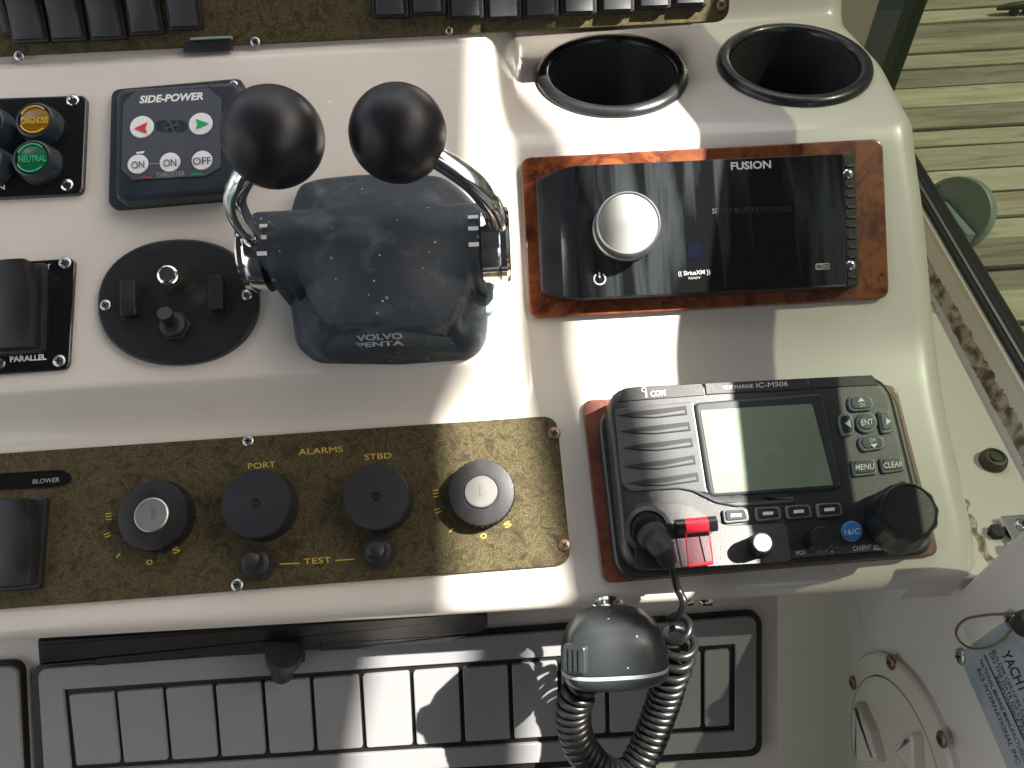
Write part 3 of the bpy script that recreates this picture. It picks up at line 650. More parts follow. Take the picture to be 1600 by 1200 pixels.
# ------------------------------------------------------------------ throttle control
f = FL.at(600, 430); t = thing('throttle_control', 'navy twin engine throttle with two black ball knobs on chrome levers', 'throttle', f)
OUT = [(485, 560), (620, 562), (737, 553), (757, 530), (762, 490), (759, 455), (757, 432), (757, 378), (755, 327), (744, 311), (724, 290), (690, 266), (620, 262), (556, 264), (490, 271), (462, 281), (452, 305), (446, 331), (424, 333), (418, 350), (417, 392), (420, 425), (428, 439), (442, 446), (448, 480), (455, 535)]
OUT = [f.px(x, y, .012) for x, y in OUT]; OUT = ccw(rpoly(OUT, .005, 4)); NO = len(OUT)
ba = f.p3(421, 393, .026); bb = f.p3(754, 380, .026); ax = (bb - ba).normalized(); br = .0190
up = Vector((0, 0, 1)); si = ax.cross(up).normalized(); up = si.cross(ax).normalized(); a2 = Vector((ax.x, ax.y)).normalized(); n2 = Vector((-a2.y, a2.x))
ctr = Vector(f.px(596, 412, .03)); cdisc = Vector(f.px(598, 408, .04))
def dist_edge(p):
    best = 9
    for i in range(NO):
        a = Vector(OUT[i]); b_ = Vector(OUT[(i + 1) % NO]); e = b_ - a; l2 = e.length_squared
        if l2 < 1e-14: continue
        q = a + e * max(0, min(1, (p - a).dot(e) / l2)); best = min(best, (p - q).length)
    return best
def smax(a, b_, k): h = max(k - abs(a - b_), 0) / k; return max(a, b_) + h * h * k * .25
def hT(p):
    p = Vector(p[:2]); d = dist_edge(p); t1 = min(d / .011, 1)
    sk_ = .0165 * math.sqrt(max(0, 1 - (1 - t1) ** 2)) + .60 * max(0, min(d, .030) - .008)
    v = (p - Vector((ba.x, ba.y))).dot(n2); w_ = br * (1 + .12 * math.exp(-((p - cdisc).length / .03) ** 2)); bl = .024 + math.sqrt(max(0, w_ * w_ - v * v)) if abs(v) < w_ else 0
    if abs(v) < w_ and d < .0016: bl *= .97
    r = (p - cdisc).length / .0385; ds = .0475 - .0165 * r * r if r < 1.0 else 0
    h = smax(sk_, ds, .009); return smax(h, bl, .011) if bl > .02 else h
mb = MB(); rs = [[(x, y, 0) for x, y in OUT]]; NR = 44
for k in range(NR):
    s = 1 - (k / NR) ** 1.6 * .995 if k else .9995
    row = [Vector((ctr.x + (x - ctr.x) * s, ctr.y + (y - ctr.y) * s)) for x, y in OUT]; rs.append([(p.x, p.y, hT(p)) for p in row])
rs2 = []
for r_ in rs:                                         # densify around
    q = []
    for i in range(NO):
        q.append(r_[i])
    rs2.append(q)
mb.rings(rs2, False, True)
th = mb.obj('housing', 'thr', t, True, 55)
for x, ys_ in ((428, (351, 369, 391)), (743, (338, 356, 378))):
    for y in ys_:
        sa = (f.px(x, y, .045)[1] - ((ba.y * (754 - x) + bb.y * (x - 421)) / 333)) / br; sa = max(-.9, min(.9, sa)); an = math.asin(sa); hw = pxlen(f, x, y, 8, .045); c = ba + (bb - ba) * ((x - 421) / 333.) - Vector((0, 0, .002)); mb = MB()
        rr_ = br * 1.015 + .0012
        mb.rings([[tuple(c + ax * d + up * (rr_ * math.cos(q)) - si * (rr_ * math.sin(q)) * 1.0) for d in (-hw, hw)] for q in (an - .045, an, an + .045)], False, False, closed=False); mb.obj('scale_mark', 'wtxt', th)
for o in (text(th, f, 'VOLVO', (566, 543), (636, 540), 8, 'gtxt', .021, bold=.03), text(th, f, 'PENTA', (566, 551), (637, 548), 6, 'gtxt', .021, bold=.03)):
    for v in o.data.vertices: v.co.z = hT(v.co) + .0005
for sg, x0, x1, y in ((-1, 421, 384, 396), (1, 754, 797, 384)):
    a = f.p3(x0, y, .025); e = f.p3(x1, y + (2 if sg < 0 else -2), .025); d = (e - a)
    r0 = .0178; pr = [(0, r0), (.1, r0), (.55, r0), (.62, r0 * .985), (.66, r0 * 1.0), (.86, r0 * 1.0), (.96, r0 * .95), (1, r0 * .86)]
    un = d.normalized(); u2 = un.cross(Vector((0, 0, 1))).normalized(); u3 = u2.cross(un)
    MB().rings([[tuple(a + d * s + (u2 * math.cos(2 * math.pi * k / 48) + u3 * math.sin(2 * math.pi * k / 48)) * r) for k in range(48)] for s, r in pr], True, True).obj('hub', 'chrome', t)
LV = [[(407, 383, .034), (394, 366, .044), (374, 338, .054), (367, 310, .062), (378, 282, .070), (400, 252, .075), (427, 222, .078)],
      [(778, 366, .034), (776, 345, .043), (764, 316, .054), (742, 288, .063), (708, 262, .070), (665, 236, .076), (622, 214, .078)]]
for lv, kn in zip(LV, ((427, 215, 79), (622, 209, 76.5))):
    pts = smoothpath([f.p3(*p) for p in lv], 8); n = len(pts)
    lo_ = MB().tube(pts, [.0046 + .0006 * (1 - i / n) for i in range(n)], 20).obj('lever', 'chrome', t)
    c = f.p3(kn[0], kn[1], .078); r = pxlen(f, kn[0], kn[1], kn[2], .078)
    sp = MB(); pr = [(max(.0001, r * math.sin(math.pi * k / 30)), -r * math.cos(math.pi * k / 30)) for k in range(31)]
    sp.lathe(pr, tuple(c), 56, cap1=False); sp.obj('knob', 'knob', lo_, True, 80)
MB().prism(rpoly(f.poly([(752, 430), (770, 438), (772, 485), (764, 492), (752, 490)], .004), .002), 0, .006, .001).obj('side_cap', 'fit', t)

# ------------------------------------------------------------------ stereo on its burl plate
f = FRt.at(1105, 355); HWd = .004
t = thing('burl_trim_plate', 'glossy orange-brown burl wood plate framing the stereo', 'trim plate', f)
MB().prism(rpoly(f.poly([(813, 246), (1380, 216), (1390, 466), (828, 498)], HWd), .006), 0, HWd, .0009).obj('board', 'burl', t)
t = thing('stereo', 'FUSION marine stereo with glossy black screen and silver volume knob', 'stereo', f); H1 = .0125; H2 = .0145
mb = MB().prism(rpoly(f.poly([(838, 280), (872, 266), (900, 258), (1334, 240), (1341, 447), (905, 468), (872, 464), (846, 456)], H1), .0015, 3), HWd, H1, .001); mb.obj('case', 'satin', t)
# curved left cheek
mb = MB(); rs = []
for k in range(11):
    s = k / 10; x0 = 838 + (898 - 838) * s; xb = 846 + (905 - 846) * s; h = HWd + .001 + (H2 - HWd - .001) * math.sin(s * math.pi / 2); yt = 282 + (259 - 282) * s ** .7; yb = 455 + (466 - 455) * s ** .7
    rs.append([(*f.px(x0, yt, h), h), (*f.px(xb, yb, h), h)])
fs = [[2 * i, 2 * i + 1, 2 * i + 3, 2 * i + 2] for i in range(10)]; vs = [p for r in rs for p in r]
mb.add(vs, fs); n = len(vs); mb.add([(x, y, HWd) for x, y, z in vs], [])
for side_ in (0, 1): mb.f += [[2 * i + side_, 2 * i + 2 + side_, n + 2 * i + 2 + side_, n + 2 * i + side_] for i in range(10)]; mb.mi += [0] * 10
mb.obj('cheek', 'cheek', t, True, 60)
M_ = 'glass'
MB().prism(rpoly(f.poly([(898, 259), (1318, 240), (1324, 446), (905, 466)], H2), .0008, 2), H1 - .001, H2, .0004).obj('screen_glass', 'screen', t)
pc = f.p3(982, 349, .027); rr = pxlen(f, 982, 349, 51, .027); pb = f.p3(975, 356, H2)
rp = lambda a, z: (.010 * (1 if math.sin(a * 60) > 0 else 0) if .018 < z < .0265 else 0)
kb = MB().lathe([(rr * 1.04, H2), (rr * 1.04, .0175), (rr * 1.0, .0185), (rr, .026), (rr * .985, .0272), (rr * .95, .0276), (rr * .925, .0272), (rr * .915, .0268)], (pc.x, pc.y, 0), 120, cap1=False, ripple=None).obj('volume_knob', 'alu', t, True, 30)
MB().lathe([(rr * .916, .0268), (rr * .5, .0270), (.0001, .0271)], (pc.x, pc.y, 0), 60).obj('knob_face', 'alumat', kb)
text(t, f, 'FUSION', (1142, 266), (1205, 263), 12.5, 'wtxt', H2, bold=.03, name='brand_lettering')
text(t, f, 'SELECT BLUETOOTH DEVICE', (1113, 334), (1237, 330), 8, 'dimtxt', H2)
text(t, f, '(( SiriusXM ))', (1060, 433), (1110, 430), 9, 'gtxt', H2, bold=.02); text(t, f, 'READY', (1076, 436.5), (1095, 435.5), 3.5, 'gtxt', H2)
decal(t, f, [(1274, 412), (1296, 411), (1296, 421), (1274, 422)], 'gtxt', H2, 'wireless_badge', r=.001); text(t, f, 'Wi', (1276, 420.5), (1284, 420), 7, 'ktxt', H2 + .0003, bold=.02); 
decal(t, f, [(1285.5, 412.6), (1295, 412.2), (1295, 420), (1285.5, 420.5)], 'ktxt', H2 + .0002, 'badge_cell', .00015, r=.0008); text(t, f, 'Fi', (1287, 420), (1293, 419.7), 6, 'gtxt', H2 + .0005, bold=.02)
c = f.p3(937, 436, H2); pp = [c + Vector((.0028 * math.sin(a), .0028 * math.cos(a), .0002)) for a in [R_(35) + R_(290) * k / 20 for k in range(21)]]
mb = MB().tube(pp, .0004, 6); mb.tube([c + Vector((0, .0005, .0002)), c + Vector((0, .0034, .0002))], .0004, 6); mb.obj('power_symbol', 'wtxt', t)
decal(t, f, [(1074, 378), (1096, 377), (1097, 404), (1075, 405)], 'bluebadge', H2 + .0001, 'wireless_icon', .0001, r=.002)
MB().prism(f.poly([(1319, 243), (1336, 242), (1342, 444), (1325, 446)], H1 + .0004), H1 - .001, H1 + .0004).obj('slot_strip', 'dark', t)
for y in (258, 290, 305, 322, 338, 352, 370, 385, 400, 432): decal(t, f, [(1322 + (y - 250) * .03, y), (1334 + (y - 250) * .03, y - .5), (1334 + (y - 250) * .03, y + 3), (1322 + (y - 250) * .03, y + 3.5)], 'satin', H1 + .0004, 'rib', .0008)
screw(t, f, 1325, 272, 8, H1 + .0005, 'chrome'); screw(t, f, 1329, 415, 8, H1 + .0005, 'chrome')

# ------------------------------------------------------------------ VHF radio on its veneer plate
f = F2.at(1190, 750)
t = thing('veneer_plate', 'worn reddish veneer plate under the VHF radio', 'trim plate', f)
MB().prism(rpoly(f.poly([(909, 625), (1400, 600), (1469, 868), (942, 912)], .003), [.006, .006, .006, .006]), 0, .003, .0008).obj('board', 'maho', t)
t = thing('vhf_radio', 'black ICOM VHF marine radio with grey-green screen and big dial', 'radio', f)
H1 = .012; HF = .027
def px(pts, h): return f.poly(pts, h)
mb = MB().prism(rpoly(px([(933, 640), (1397, 598), (1464, 866), (964, 908)], H1), [.012, .010, .012, .010]), .003, H1, .0025)
mb.obj('base_flange', 'radio', t)
fa = rpoly(px([(946, 604), (1389, 582), (1456, 852), (976, 894)], HF), [.014] * 4)
MB().prism(fa, H1 - .002, HF, .0035, segs=4).obj('body', 'radio', t)
# raised grey fascia left of and under the screen
decal(t, f, [(960, 640), (1082, 628), (1104, 768), (1128, 784), (1240, 776), (1240, 786), (1150, 792), (1118, 786), (1082, 768), (1060, 764), (985, 769), (971, 757)], 'radiogrey', HF, 'fascia', .0012, r=.0015, bev=.0006)
decal(t, f, [(974, 607), (1096, 600), (1100, 618), (966, 628)], 'radiotop', HF, 'top_strip', .0006, bev=.0003); decal(t, f, [(1101, 599), (1260, 592), (1262, 608), (1103, 617)], 'radiotop', HF, 'top_strip', .0006, bev=.0003); decal(t, f, [(1265, 591), (1362, 586.5), (1372, 602), (1267, 607)], 'radiotop', HF, 'top_strip', .0006, bev=.0003)
HG = HF + .0012
for x0, y0, x1, y1 in ((966, 649, 1072, 641), (969, 674, 1077, 666), (972, 700, 1081, 691), (975, 729, 1085, 718), (980, 755, 1090, 745)):
    p = [(x0, y0), (x0 + 28, y0 - 6), (x0 + 60, y0 - 9.5), (x1, y1 - 7), (x1 + 2, y1 + 7), (x0 + 55, y0 + 4.5), (x0 + 25, y0 + 4)]
    sl_ = decal(t, f, p, 'dark', HG, 'speaker_slot', .0005, bev=.0002)
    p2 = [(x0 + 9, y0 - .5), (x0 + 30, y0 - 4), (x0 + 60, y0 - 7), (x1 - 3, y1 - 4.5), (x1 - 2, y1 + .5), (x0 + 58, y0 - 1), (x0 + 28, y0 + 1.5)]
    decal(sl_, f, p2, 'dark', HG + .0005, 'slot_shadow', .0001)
    p3_ = [(x0 + 24, y0 + 1.5), (x0 + 62, y0 - 1.5), (x1 - 3, y1 + 0), (x1 - 2, y1 + 4.5), (x0 + 56, y0 + 2.8)]
    decal(sl_, f, p3_, 'radiogrey', HG + .0005, 'slot_sill', .0003)
sb = rpoly(px([(1084, 629), (1286, 613), (1318, 763), (1108, 777)], HF + .0018), .003); MB().prism(sb, HF - .001, HF + .0018, .0012).obj('screen_bezel', 'radiorim', t)
sc = rpoly(px([(1094, 641), (1269, 631), (1302, 758), (1116, 771)], HF + .002), .0008, 2); MB().prism(sc, HF, HF + .0021, .0001).obj('display', 'lcd', t)
text(t, f, 'ICOM'[1:], (1017, 620), (1040, 618), 9, 'wtxt', HF + .0006, bold=.01, name='brand_lettering')
text(t, f, 'i', (1008.5, 621), (1011.5, 620.8), 10, 'wtxt', HF + .0006, bold=.01, name='brand_lettering')
c = f.p3(1006, 609, HF + .0007); MB().tube([c + Vector((.0010 * math.cos(a), .0010 * math.sin(a), 0)) for a in [2 * math.pi * k / 16 for k in range(17)]], .00025, 5).obj('brand_ring', 'wtxt', t)
text(t, f, 'VHF MARINE', (1130, 609), (1177, 606), 6, 'wtxt', HF + .0006); text(t, f, 'IC-M506', (1182, 606), (1231, 603), 7.5, 'wtxt', HF + .0006)
def key(pts, s=None, tp=None, r=.0015, m='btn', tri=None, rim='btnrim', bar=None, n=None):
    o = MB().prism(rpoly(px(pts, HF + .0018), r, 4), HF - .001, HF + .0018, .0006).obj('key', rim, t)
    cx = sum(p[0] for p in pts) / len(pts); cy = sum(p[1] for p in pts) / len(pts); ins = [(cx + (x - cx) * .82, cy + (y - cy) * .76 - 1) for x, y in pts]
    MB().prism(rpoly(px(ins, HF + .0022), r * .8, 4), HF + .001, HF + .0023, .0003).obj('cap', m, o); hh = HF + .0024
    if s: text(o, f, s, tp[0], tp[1], tp[2], 'wtxt', hh, bold=.005)
    if tri: decal(o, f, tri, 'wtxt', hh, 'arrow', .00015)
    if bar: decal(o, f, bar, 'wtxt', hh, 'bar', .00015)
    return o
key([(1327, 619), (1360, 617), (1367, 632), (1363, 641), (1332, 643), (1326, 634)], 'CH', ((1343, 636), (1351, 635), 6), tri=[(1340, 628), (1351, 627), (1345, 621)])
key([(1312, 647), (1330, 645), (1336, 662), (1334, 680), (1317, 682), (1311, 662)], tri=[(1320, 662), (1328, 655), (1330, 668)])
key([(1372, 642), (1389, 640), (1395, 658), (1396, 675), (1379, 678), (1375, 660)], tri=[(1384, 653), (1385, 664), (1392, 658)])
key([(1344, 682), (1372, 679), (1382, 684), (1383, 701), (1350, 706), (1342, 694)], 'CH', ((1359, 691), (1368, 690), 6), tri=[(1360, 694), (1371, 693), (1366, 700)])
cc_ = [(1355 + 16.5 * math.cos(a), 660 + 16.5 * math.sin(a)) for a in [2 * math.pi * k / 24 for k in range(24)]]
key(cc_, 'ENT', ((1346, 665), (1365, 663), 9), r=.0002)
key([(1331, 718), (1368, 716), (1372, 741), (1335, 745)], 'MENU', ((1337, 735), (1366, 733), 9)); key([(1375, 715), (1411, 713), (1416, 735), (1380, 740)], 'CLEAR', ((1381, 732), (1411, 729), 9))
for x, y, l in ((1150, 805, 0), (1200, 802, 1), (1248, 799, 2), (1296, 796, 3)):
    key([(x - 21, y - 9), (x + 18, y - 11), (x + 22, y + 9), (x - 18, y + 13)], bar=[(x - 8, y - 2), (x + 8, y - 3), (x + 8, y + 2), (x - 8, y + 3)])
cc_ = [(1332 + 16.5 * math.cos(a), 830 + 16.5 * math.sin(a)) for a in [2 * math.pi * k / 24 for k in range(24)]]
key(cc_, '16/C', ((1320, 836), (1344, 834), 9), r=.0002, m='blue', rim='bluerim')
text(t, f, 'SQL', (1244, 868), (1260, 866.5), 7, 'wtxt', HF); text(t, f, 'CH/ENT', (1333, 861), (1362, 858.5), 7.5, 'wtxt', HF)
decal(t, f, [(1364, 852), (1381, 850.5), (1382, 858.5), (1365, 860)], 'wtxt', HF, 'power_badge', r=.0008); text(t, f, 'PWR', (1366, 858), (1379, 857), 5, 'ktxt', HF + .0003, bold=.01)
def dial(x, y, rpx, xt, yt, h, m, name, rip, n=72):
    a = f.p3(x, y, HF); b_ = f.p3(xt, yt, HF + h); r = pxlen(f, xt, yt, rpx, HF + h); ax = (b_ - a); rs = []
    for s, k in ((-.02, 1.14), (.25, 1.12), (.35, 1.08), (.8, 1.02), (.92, 1.0), (1, .93), (1.01, .88), (.985, .84), (.985, .0005)):
        c = a + ax * s; rs.append([(c.x + r * k * (1 + (rip if 0 <= s < .95 and k > .9 else 0) * math.cos(w * 12)) * math.cos(w), c.y + r * k * (1 + (rip if s < .95 and k > .9 else 0) * math.cos(w * 12)) * math.sin(w), c.z) for w in [2 * math.pi * i / n for i in range(n)]])
    return MB().rings(rs, False, True).obj(name, m, t, True, 35)
dial(1400, 815, 47, 1421, 798, .024, 'knobr', 'channel_dial', .025)
dial(1186, 854, 17, 1191, 848, .014, 'knobr', 'volume_dial', .03); dial(1278, 846, 19, 1284, 841, .012, 'knobr', 'squelch_dial', .05)
c = f.p3(1191, 848, HF + .0145); r = pxlen(f, 1191, 848, 15, HF + .014); MB().lathe([(r, 0), (r * .97, .0008), (r * .85, .0012), (.0001, .0010)], tuple(c), 36).obj('dial_cap', 'alu', t)
for x, y in ((1172, 872), (1210, 868), (1265, 830), (1262, 852), (1300, 862)): decal(t, f, [(x - 1, y - 1), (x + 1, y - 1), (x + 1, y + 1), (x - 1, y + 1)], 'wtxt', HF, 'dot')
# lower fascia, tipped a little towards the sky
lp_ = rpoly(px([(990, 786), (1072, 786), (1104, 806), (1132, 822), (1226, 818), (1234, 878), (992, 892)], HF), .003, 4); ytop = max(p[1] for p in lp_)
mb = MB().prism(lp_, 0, .0004, .0002); mb.v = [(x, y, HF - .0004 + z + (ytop - y) * .13) for x, y, z in mb.v]; mb.obj('lower_fascia', 'radio', t)
# red clear safety flap with a black hinge pin
a = f.p3(1056, 824, HF + .006); b_ = f.p3(1119, 818, HF + .006); cv = thing('safety_flap', 'clear red plastic flap hinged over the radio distress key', 'flap', f)
MB().tube([a, a + (b_ - a) * .22], .0034, 18).obj('pin_end', 'gloss', cv); MB().tube([a + (b_ - a) * .78, b_], .0034, 18).obj('pin_end', 'gloss', cv)
MB().tube([a + (b_ - a) * .22, a + (b_ - a) * .78], .0034, 18).obj('hinge_sleeve', 'redsolid', cv)
q = [(1071, 828), (1108, 825), (1114, 879), (1076, 884)]; MB().prism(rpoly(px(q, HF + .0075), .0015, 3), HF + .0067, HF + .0075, .0002).obj('clear_leaf', 'redclear', cv)
e0, e1_, e2, e3 = [f.p3(x, y, HF + .0071) for x, y in q]
for u, v, r in ((e0, e3, .0003), (e1_, e2, .0003), (e3, e2, .0008)): MB().tube([u, v], r, 8).obj('leaf_edge', 'redsolid', cv)

# ------------------------------------------------------------------ alarm panel
f = F2.at(440, 800); HA = .0022
t = thing('alarm_panel', 'dark gold-flecked ALARMS panel with buzzers and two key switches', 'control panel', f)
MB().prism(rpoly(f.poly([(-260, 726), (870, 649), (893, 882), (-260, 972)], HA), [.002, .008, .008, .002]), 0, HA, .0004).obj('plate', 'olive', t)
def keysw(x, y, rpx, xc, yc, rc, m):
    h = .012; c = f.p3(x, y, h); r = pxlen(f, x, y, rpx, h)
    o = MB().lathe([(r * .97, HA), (r, .004), (r, h - .002), (r * .96, h), (r * .60, h + .001), (r * .50, h + .001), (r * .49, h)], (c.x, c.y, 0), 200, cap1=False, ripple=lambda a, z: (-.035 if math.sin(a * 36) > .2 else 0) if .003 < z < h - .001 else 0).obj('key_switch', 'black', t, True, 30)
    p = MB().lathe([(r * .49, h), (r * .475, h + .0018), (r * .44, h + .0022), (.0001, h + .0022)], (c.x, c.y, 0), 48).obj('lock_barrel', m, o)
    decal(p, f, [(x - 2 - .5, y - 11), (x + 3, y - 11.5), (x + 3, y + 5), (x - 2.5, y + 5.5)], 'slotgrey', h + .0022, 'key_slot', .0002)
keysw(239, 805, 56, 239, 805, 29, 'barrel'); keysw(752, 769, 53, 752, 768, 27, 'barrel')
for x, y, r, xc, yc in ((399, 787, 54, 405, 793), (587, 776, 52, 590, 780)):
    h = .016; c = f.p3(x, y, h); rr = pxlen(f, x, y, r, h); d = f.p3(xc, yc, HA)
    rs = []
    for s, k in ((0, 1.03), (.3, 1.03), (.45, 1.0), (.93, 1.0), (1, .965)): z = HA + (h - HA) * s; rs.append([(c.x + rr * k * math.cos(w), c.y + rr * k * math.sin(w), z) for w in [2 * math.pi * i / 64 for i in range(64)]])
    rs.append([(c.x + rr * .15 * math.cos(w), c.y + rr * .15 * math.sin(w), h + .0002) for w in [2 * math.pi * i / 64 for i in range(64)]])
    rs.append([(c.x + rr * .10 * math.cos(w), c.y + rr * .10 * math.sin(w), h - .0008) for w in [2 * math.pi * i / 64 for i in range(64)]])
    o = MB().rings(rs, False, True).obj('buzzer', 'buzz', t); MB().lathe([(rr * .085, -.0006), (rr * .06, -.0001), (.0001, 0)], (c.x, c.y, h), 16).obj('sound_hole_pin', 'satin', o)
for x, y, xt, yt in ((404, 880, 391, 874), (593, 862, 587, 858)):
    a = f.p3(x, y, HA); o = MB().prism(ell(a.x, a.y, .0088, n=6), HA, HA + .003, .0005, cap0=False).lathe([(.0068, HA + .003), (.0066, .0072), (.0048, .0088), (.0044, .0105)], (a.x, a.y, 0), 30).obj('test_button', 'rubber', t)
    MB().tube([a + Vector((0, 0, .006)), f.p3(xt, yt, .017), f.p3(xt, yt, .0178)], [.0038, .0040, .0030], 18).obj('plunger', 'black', o)
screw(t, f, 388, 689, 9, HA); screw(t, f, 371, 914, 10, HA); screw(t, f, 866, 677, 10, HA, 'rust'); screw(t, f, 882, 852, 10, HA, 'rust')
for s, a, b_, hh in (('ALARMS', (467, 711), (536, 706), 9), ('PORT', (388, 733), (431, 730), 9), ('STBD', (570, 719), (612, 716), 9), ('TEST', (475, 882), (518, 879), 9)): text(t, f, s, a, b_, hh, 'ytxt', HA, bold=0)
decal(t, f, [(437, 880.5), (469, 879), (469, 880.8), (437, 882.3)], 'ytxt', HA, 'printed_line'); decal(t, f, [(524, 875), (554, 872.5), (554, 874.3), (524, 876.8)], 'ytxt', HA, 'printed_line')
def dash(x, y, dx, dy, n, gap):
    l = math.hypot(dx, dy); ux, uy = dx / l, dy / l; nx_, ny_ = -uy, ux
    for k in range(n):
        o_ = (k - (n - 1) / 2) * gap; cx, cy = x + nx_ * o_, y + ny_ * o_
        decal(t, f, [(cx - dx / 2 - nx_ * .8, cy - dy / 2 - ny_ * .8), (cx + dx / 2 - nx_ * .8, cy + dy / 2 - ny_ * .8), (cx + dx / 2 + nx_ * .8, cy + dy / 2 + ny_ * .8), (cx - dx / 2 + nx_ * .8, cy - dy / 2 + ny_ * .8)], 'ytxt', HA, 'position_mark')
dash(170, 807, 9, -1, 3, 4.5); dash(168, 836, 9, -3.5, 2, 4.5); dash(185, 868, 6, -6, 1, 4); text(t, f, 'O', (229, 883), (239, 882), 8, 'ytxt', HA, bold=.03); text(t, f, 'S', (272, 866), (283, 861), 9, 'ytxt', HA, bold=.02)
dash(681, 771, 9, -1, 3, 5); dash(684, 798, 9, -3.5, 2, 5); dash(705, 829, 6, -6, 1, 4); text(t, f, 'O', (751, 842), (761, 841), 8, 'ytxt', HA, bold=.03); text(t, f, 'S', (790, 826), (800, 821), 9, 'ytxt', HA, bold=.02)
decal(t, f, [(-120, 748), (96, 734), (112, 742), (112, 752), (98, 760), (-120, 774)], 'gloss', HA, 'label_strip', .0006, r=.002); text(t, f, 'BLOWER', (51, 756), (93, 753), 7, 'gtxt', HA + .0006, shear=.2)
rocker(t, f, [(10, 789), (70, 784), (60, 913), (-2, 918)], HA, 'black')

# ------------------------------------------------------------------ lower grey panel with black grooves
f = F3.at(600, 1080)
def grey_panel(label, outer, inner, divs, grp):
    t = thing('grooved_panel', label, 'panel', f, grp)
    MB().prism(rpoly(f.poly(outer, .0), .008), -.006, .0010, .0004).obj('black_backing', 'groove', t)
    cx = sum(p[0] for p in outer) / 4; 
    ins = [outer[0][0] + 8, outer[0][1] + 8], [outer[1][0] - 8, outer[1][1] + 8], [outer[2][0] - 8, outer[2][1] - 8], [outer[3][0] + 8, outer[3][1] - 8]
    # grey border in four strips around the groove rectangle
    (a, b_, c, d), (A, B, C, D) = ins, inner
    O = rpoly(f.poly([a, b_, c, d], .0032), .006, 6); I = rpoly(f.poly([(A[0] - 6, A[1] - 5), (B[0] + 6, B[1] - 5), (C[0] + 6, C[1] + 6), (D[0] - 6, D[1] + 6)], .0032), .0006, 6)
    mb = MB(); mb.rings([[(x, y, .0005) for x, y in O], [(x, y, .0027) for x, y in O], [(x, y, .0032) for x, y in inset(O, .0005)], [(x, y, .0032) for x, y in inset(I, -.0005)], [(x, y, .0027) for x, y in I], [(x, y, .0005) for x, y in I]], False, False); mb.obj('border', 'grey', t)
    xs = [0] + divs + [1]
    for k in range(len(xs) - 1):
        def L(p, q, s): return (p[0] + (q[0] - p[0]) * s, p[1] + (q[1] - p[1]) * s)
        g = 3.4; q = [L(A, B, xs[k]), L(A, B, xs[k + 1]), L(D, C, xs[k + 1]), L(D, C, xs[k])]
        q = [(q[0][0] + g, q[0][1] + g), (q[1][0] - g, q[1][1] + g), (q[2][0] - g, q[2][1] - g), (q[3][0] + g, q[3][1] - g)]
        MB().prism(rpoly(f.poly(q, .0032), .0016, 4), .0005, .0032, .0005, segs=2).obj('tile', 'grey', t)
    return t
W_ = 1142 - 105
grey_panel('wide grey panel divided by black grooves into upright tiles under the console lip', [(50, 1038), (1190, 955), (1190, 1180), (62, 1246)], [(104, 1083), (1143, 1012), (1143, 1137), (116, 1200)], [(x - 105) / W_ for x in (180, 256, 334, 410, 486, 563, 642, 719, 796, 873, 947, 1022, 1097)], 'grooved grey panels')
grey_panel('slice of a second grey grooved panel at the left edge of the photo', [(-800, 1095), (34, 1033), (44, 1246), (-800, 1310)], [(-740, 1135), (-25, 1083), (-20, 1205), (-740, 1260)], [.25, .5, .75], 'grooved grey panels')

# ------------------------------------------------------------------ black bar under the lip
FB = Fr((0, .1605, -.38), (1, 0, 0), (0, 0, 1)); f = FB.at(400, 1000); t = thing('black_grab_bar', 'long black plastic bar with a peg under the console lip', 'bar', f)
D_ = .0
MB().prism(rpoly(f.poly([(57, 1006), (150, 1000), (735, 957), (762, 962), (762, 984), (742, 991), (150, 1032), (60, 1040)], D_), .0025), -.020, D_, .002).obj('bar', 'satinbar', t)
MB().prism(rpoly(f.poly([(500, 1006), (742, 990), (702, 1003), (640, 1010), (500, 1018)], D_ - .004), .0015), -.012, D_ - .004, .001).obj('wedge', 'black', t)
MB().prism(rpoly(f.poly([(150, 1030), (500, 1006), (500, 1016), (150, 1040)], D_ - .004), .001), -.012, D_ - .004, .001).obj('wedge', 'black', t)
p = f.p3(444, 1016, .004); q = f.p3(441, 1054, .004)
MB().tube([p, p + (q - p) * .3, p + (q - p) * .36, p + (q - p) * .92, q], [.0095, .0092, .0064, .0062, .0050], 28).obj('peg', 'black', t)
MB().prism(rpoly(f.poly([(462, 1022), (474, 1021), (478, 1040), (470, 1055), (455, 1056)], -.002), .001), -.012, -.002, .001).obj('peg_bracket', 'black', t)

# ------------------------------------------------------------------ microphone, hanger and coiled cord
MC = ray(958, 1012) * .362
f = Fr(MC, (.998, 0, .035), (0, .777, .629)); ex, ey, n_ = f.ex, f.ey, f.n      # local z faces the viewer
t = thing('hand_microphone', 'black hand microphone hanging by a chrome stud from the lip', 'microphone', f)
def sup(hw, hh, z, e, cy=0, n=56):
    return [(hw * math.copysign(abs(math.cos(a)) ** e, math.cos(a)), cy + hh * math.copysign(abs(math.sin(a)) ** e, math.sin(a)), z) for a in [2 * math.pi * i / n for i in range(n)]]
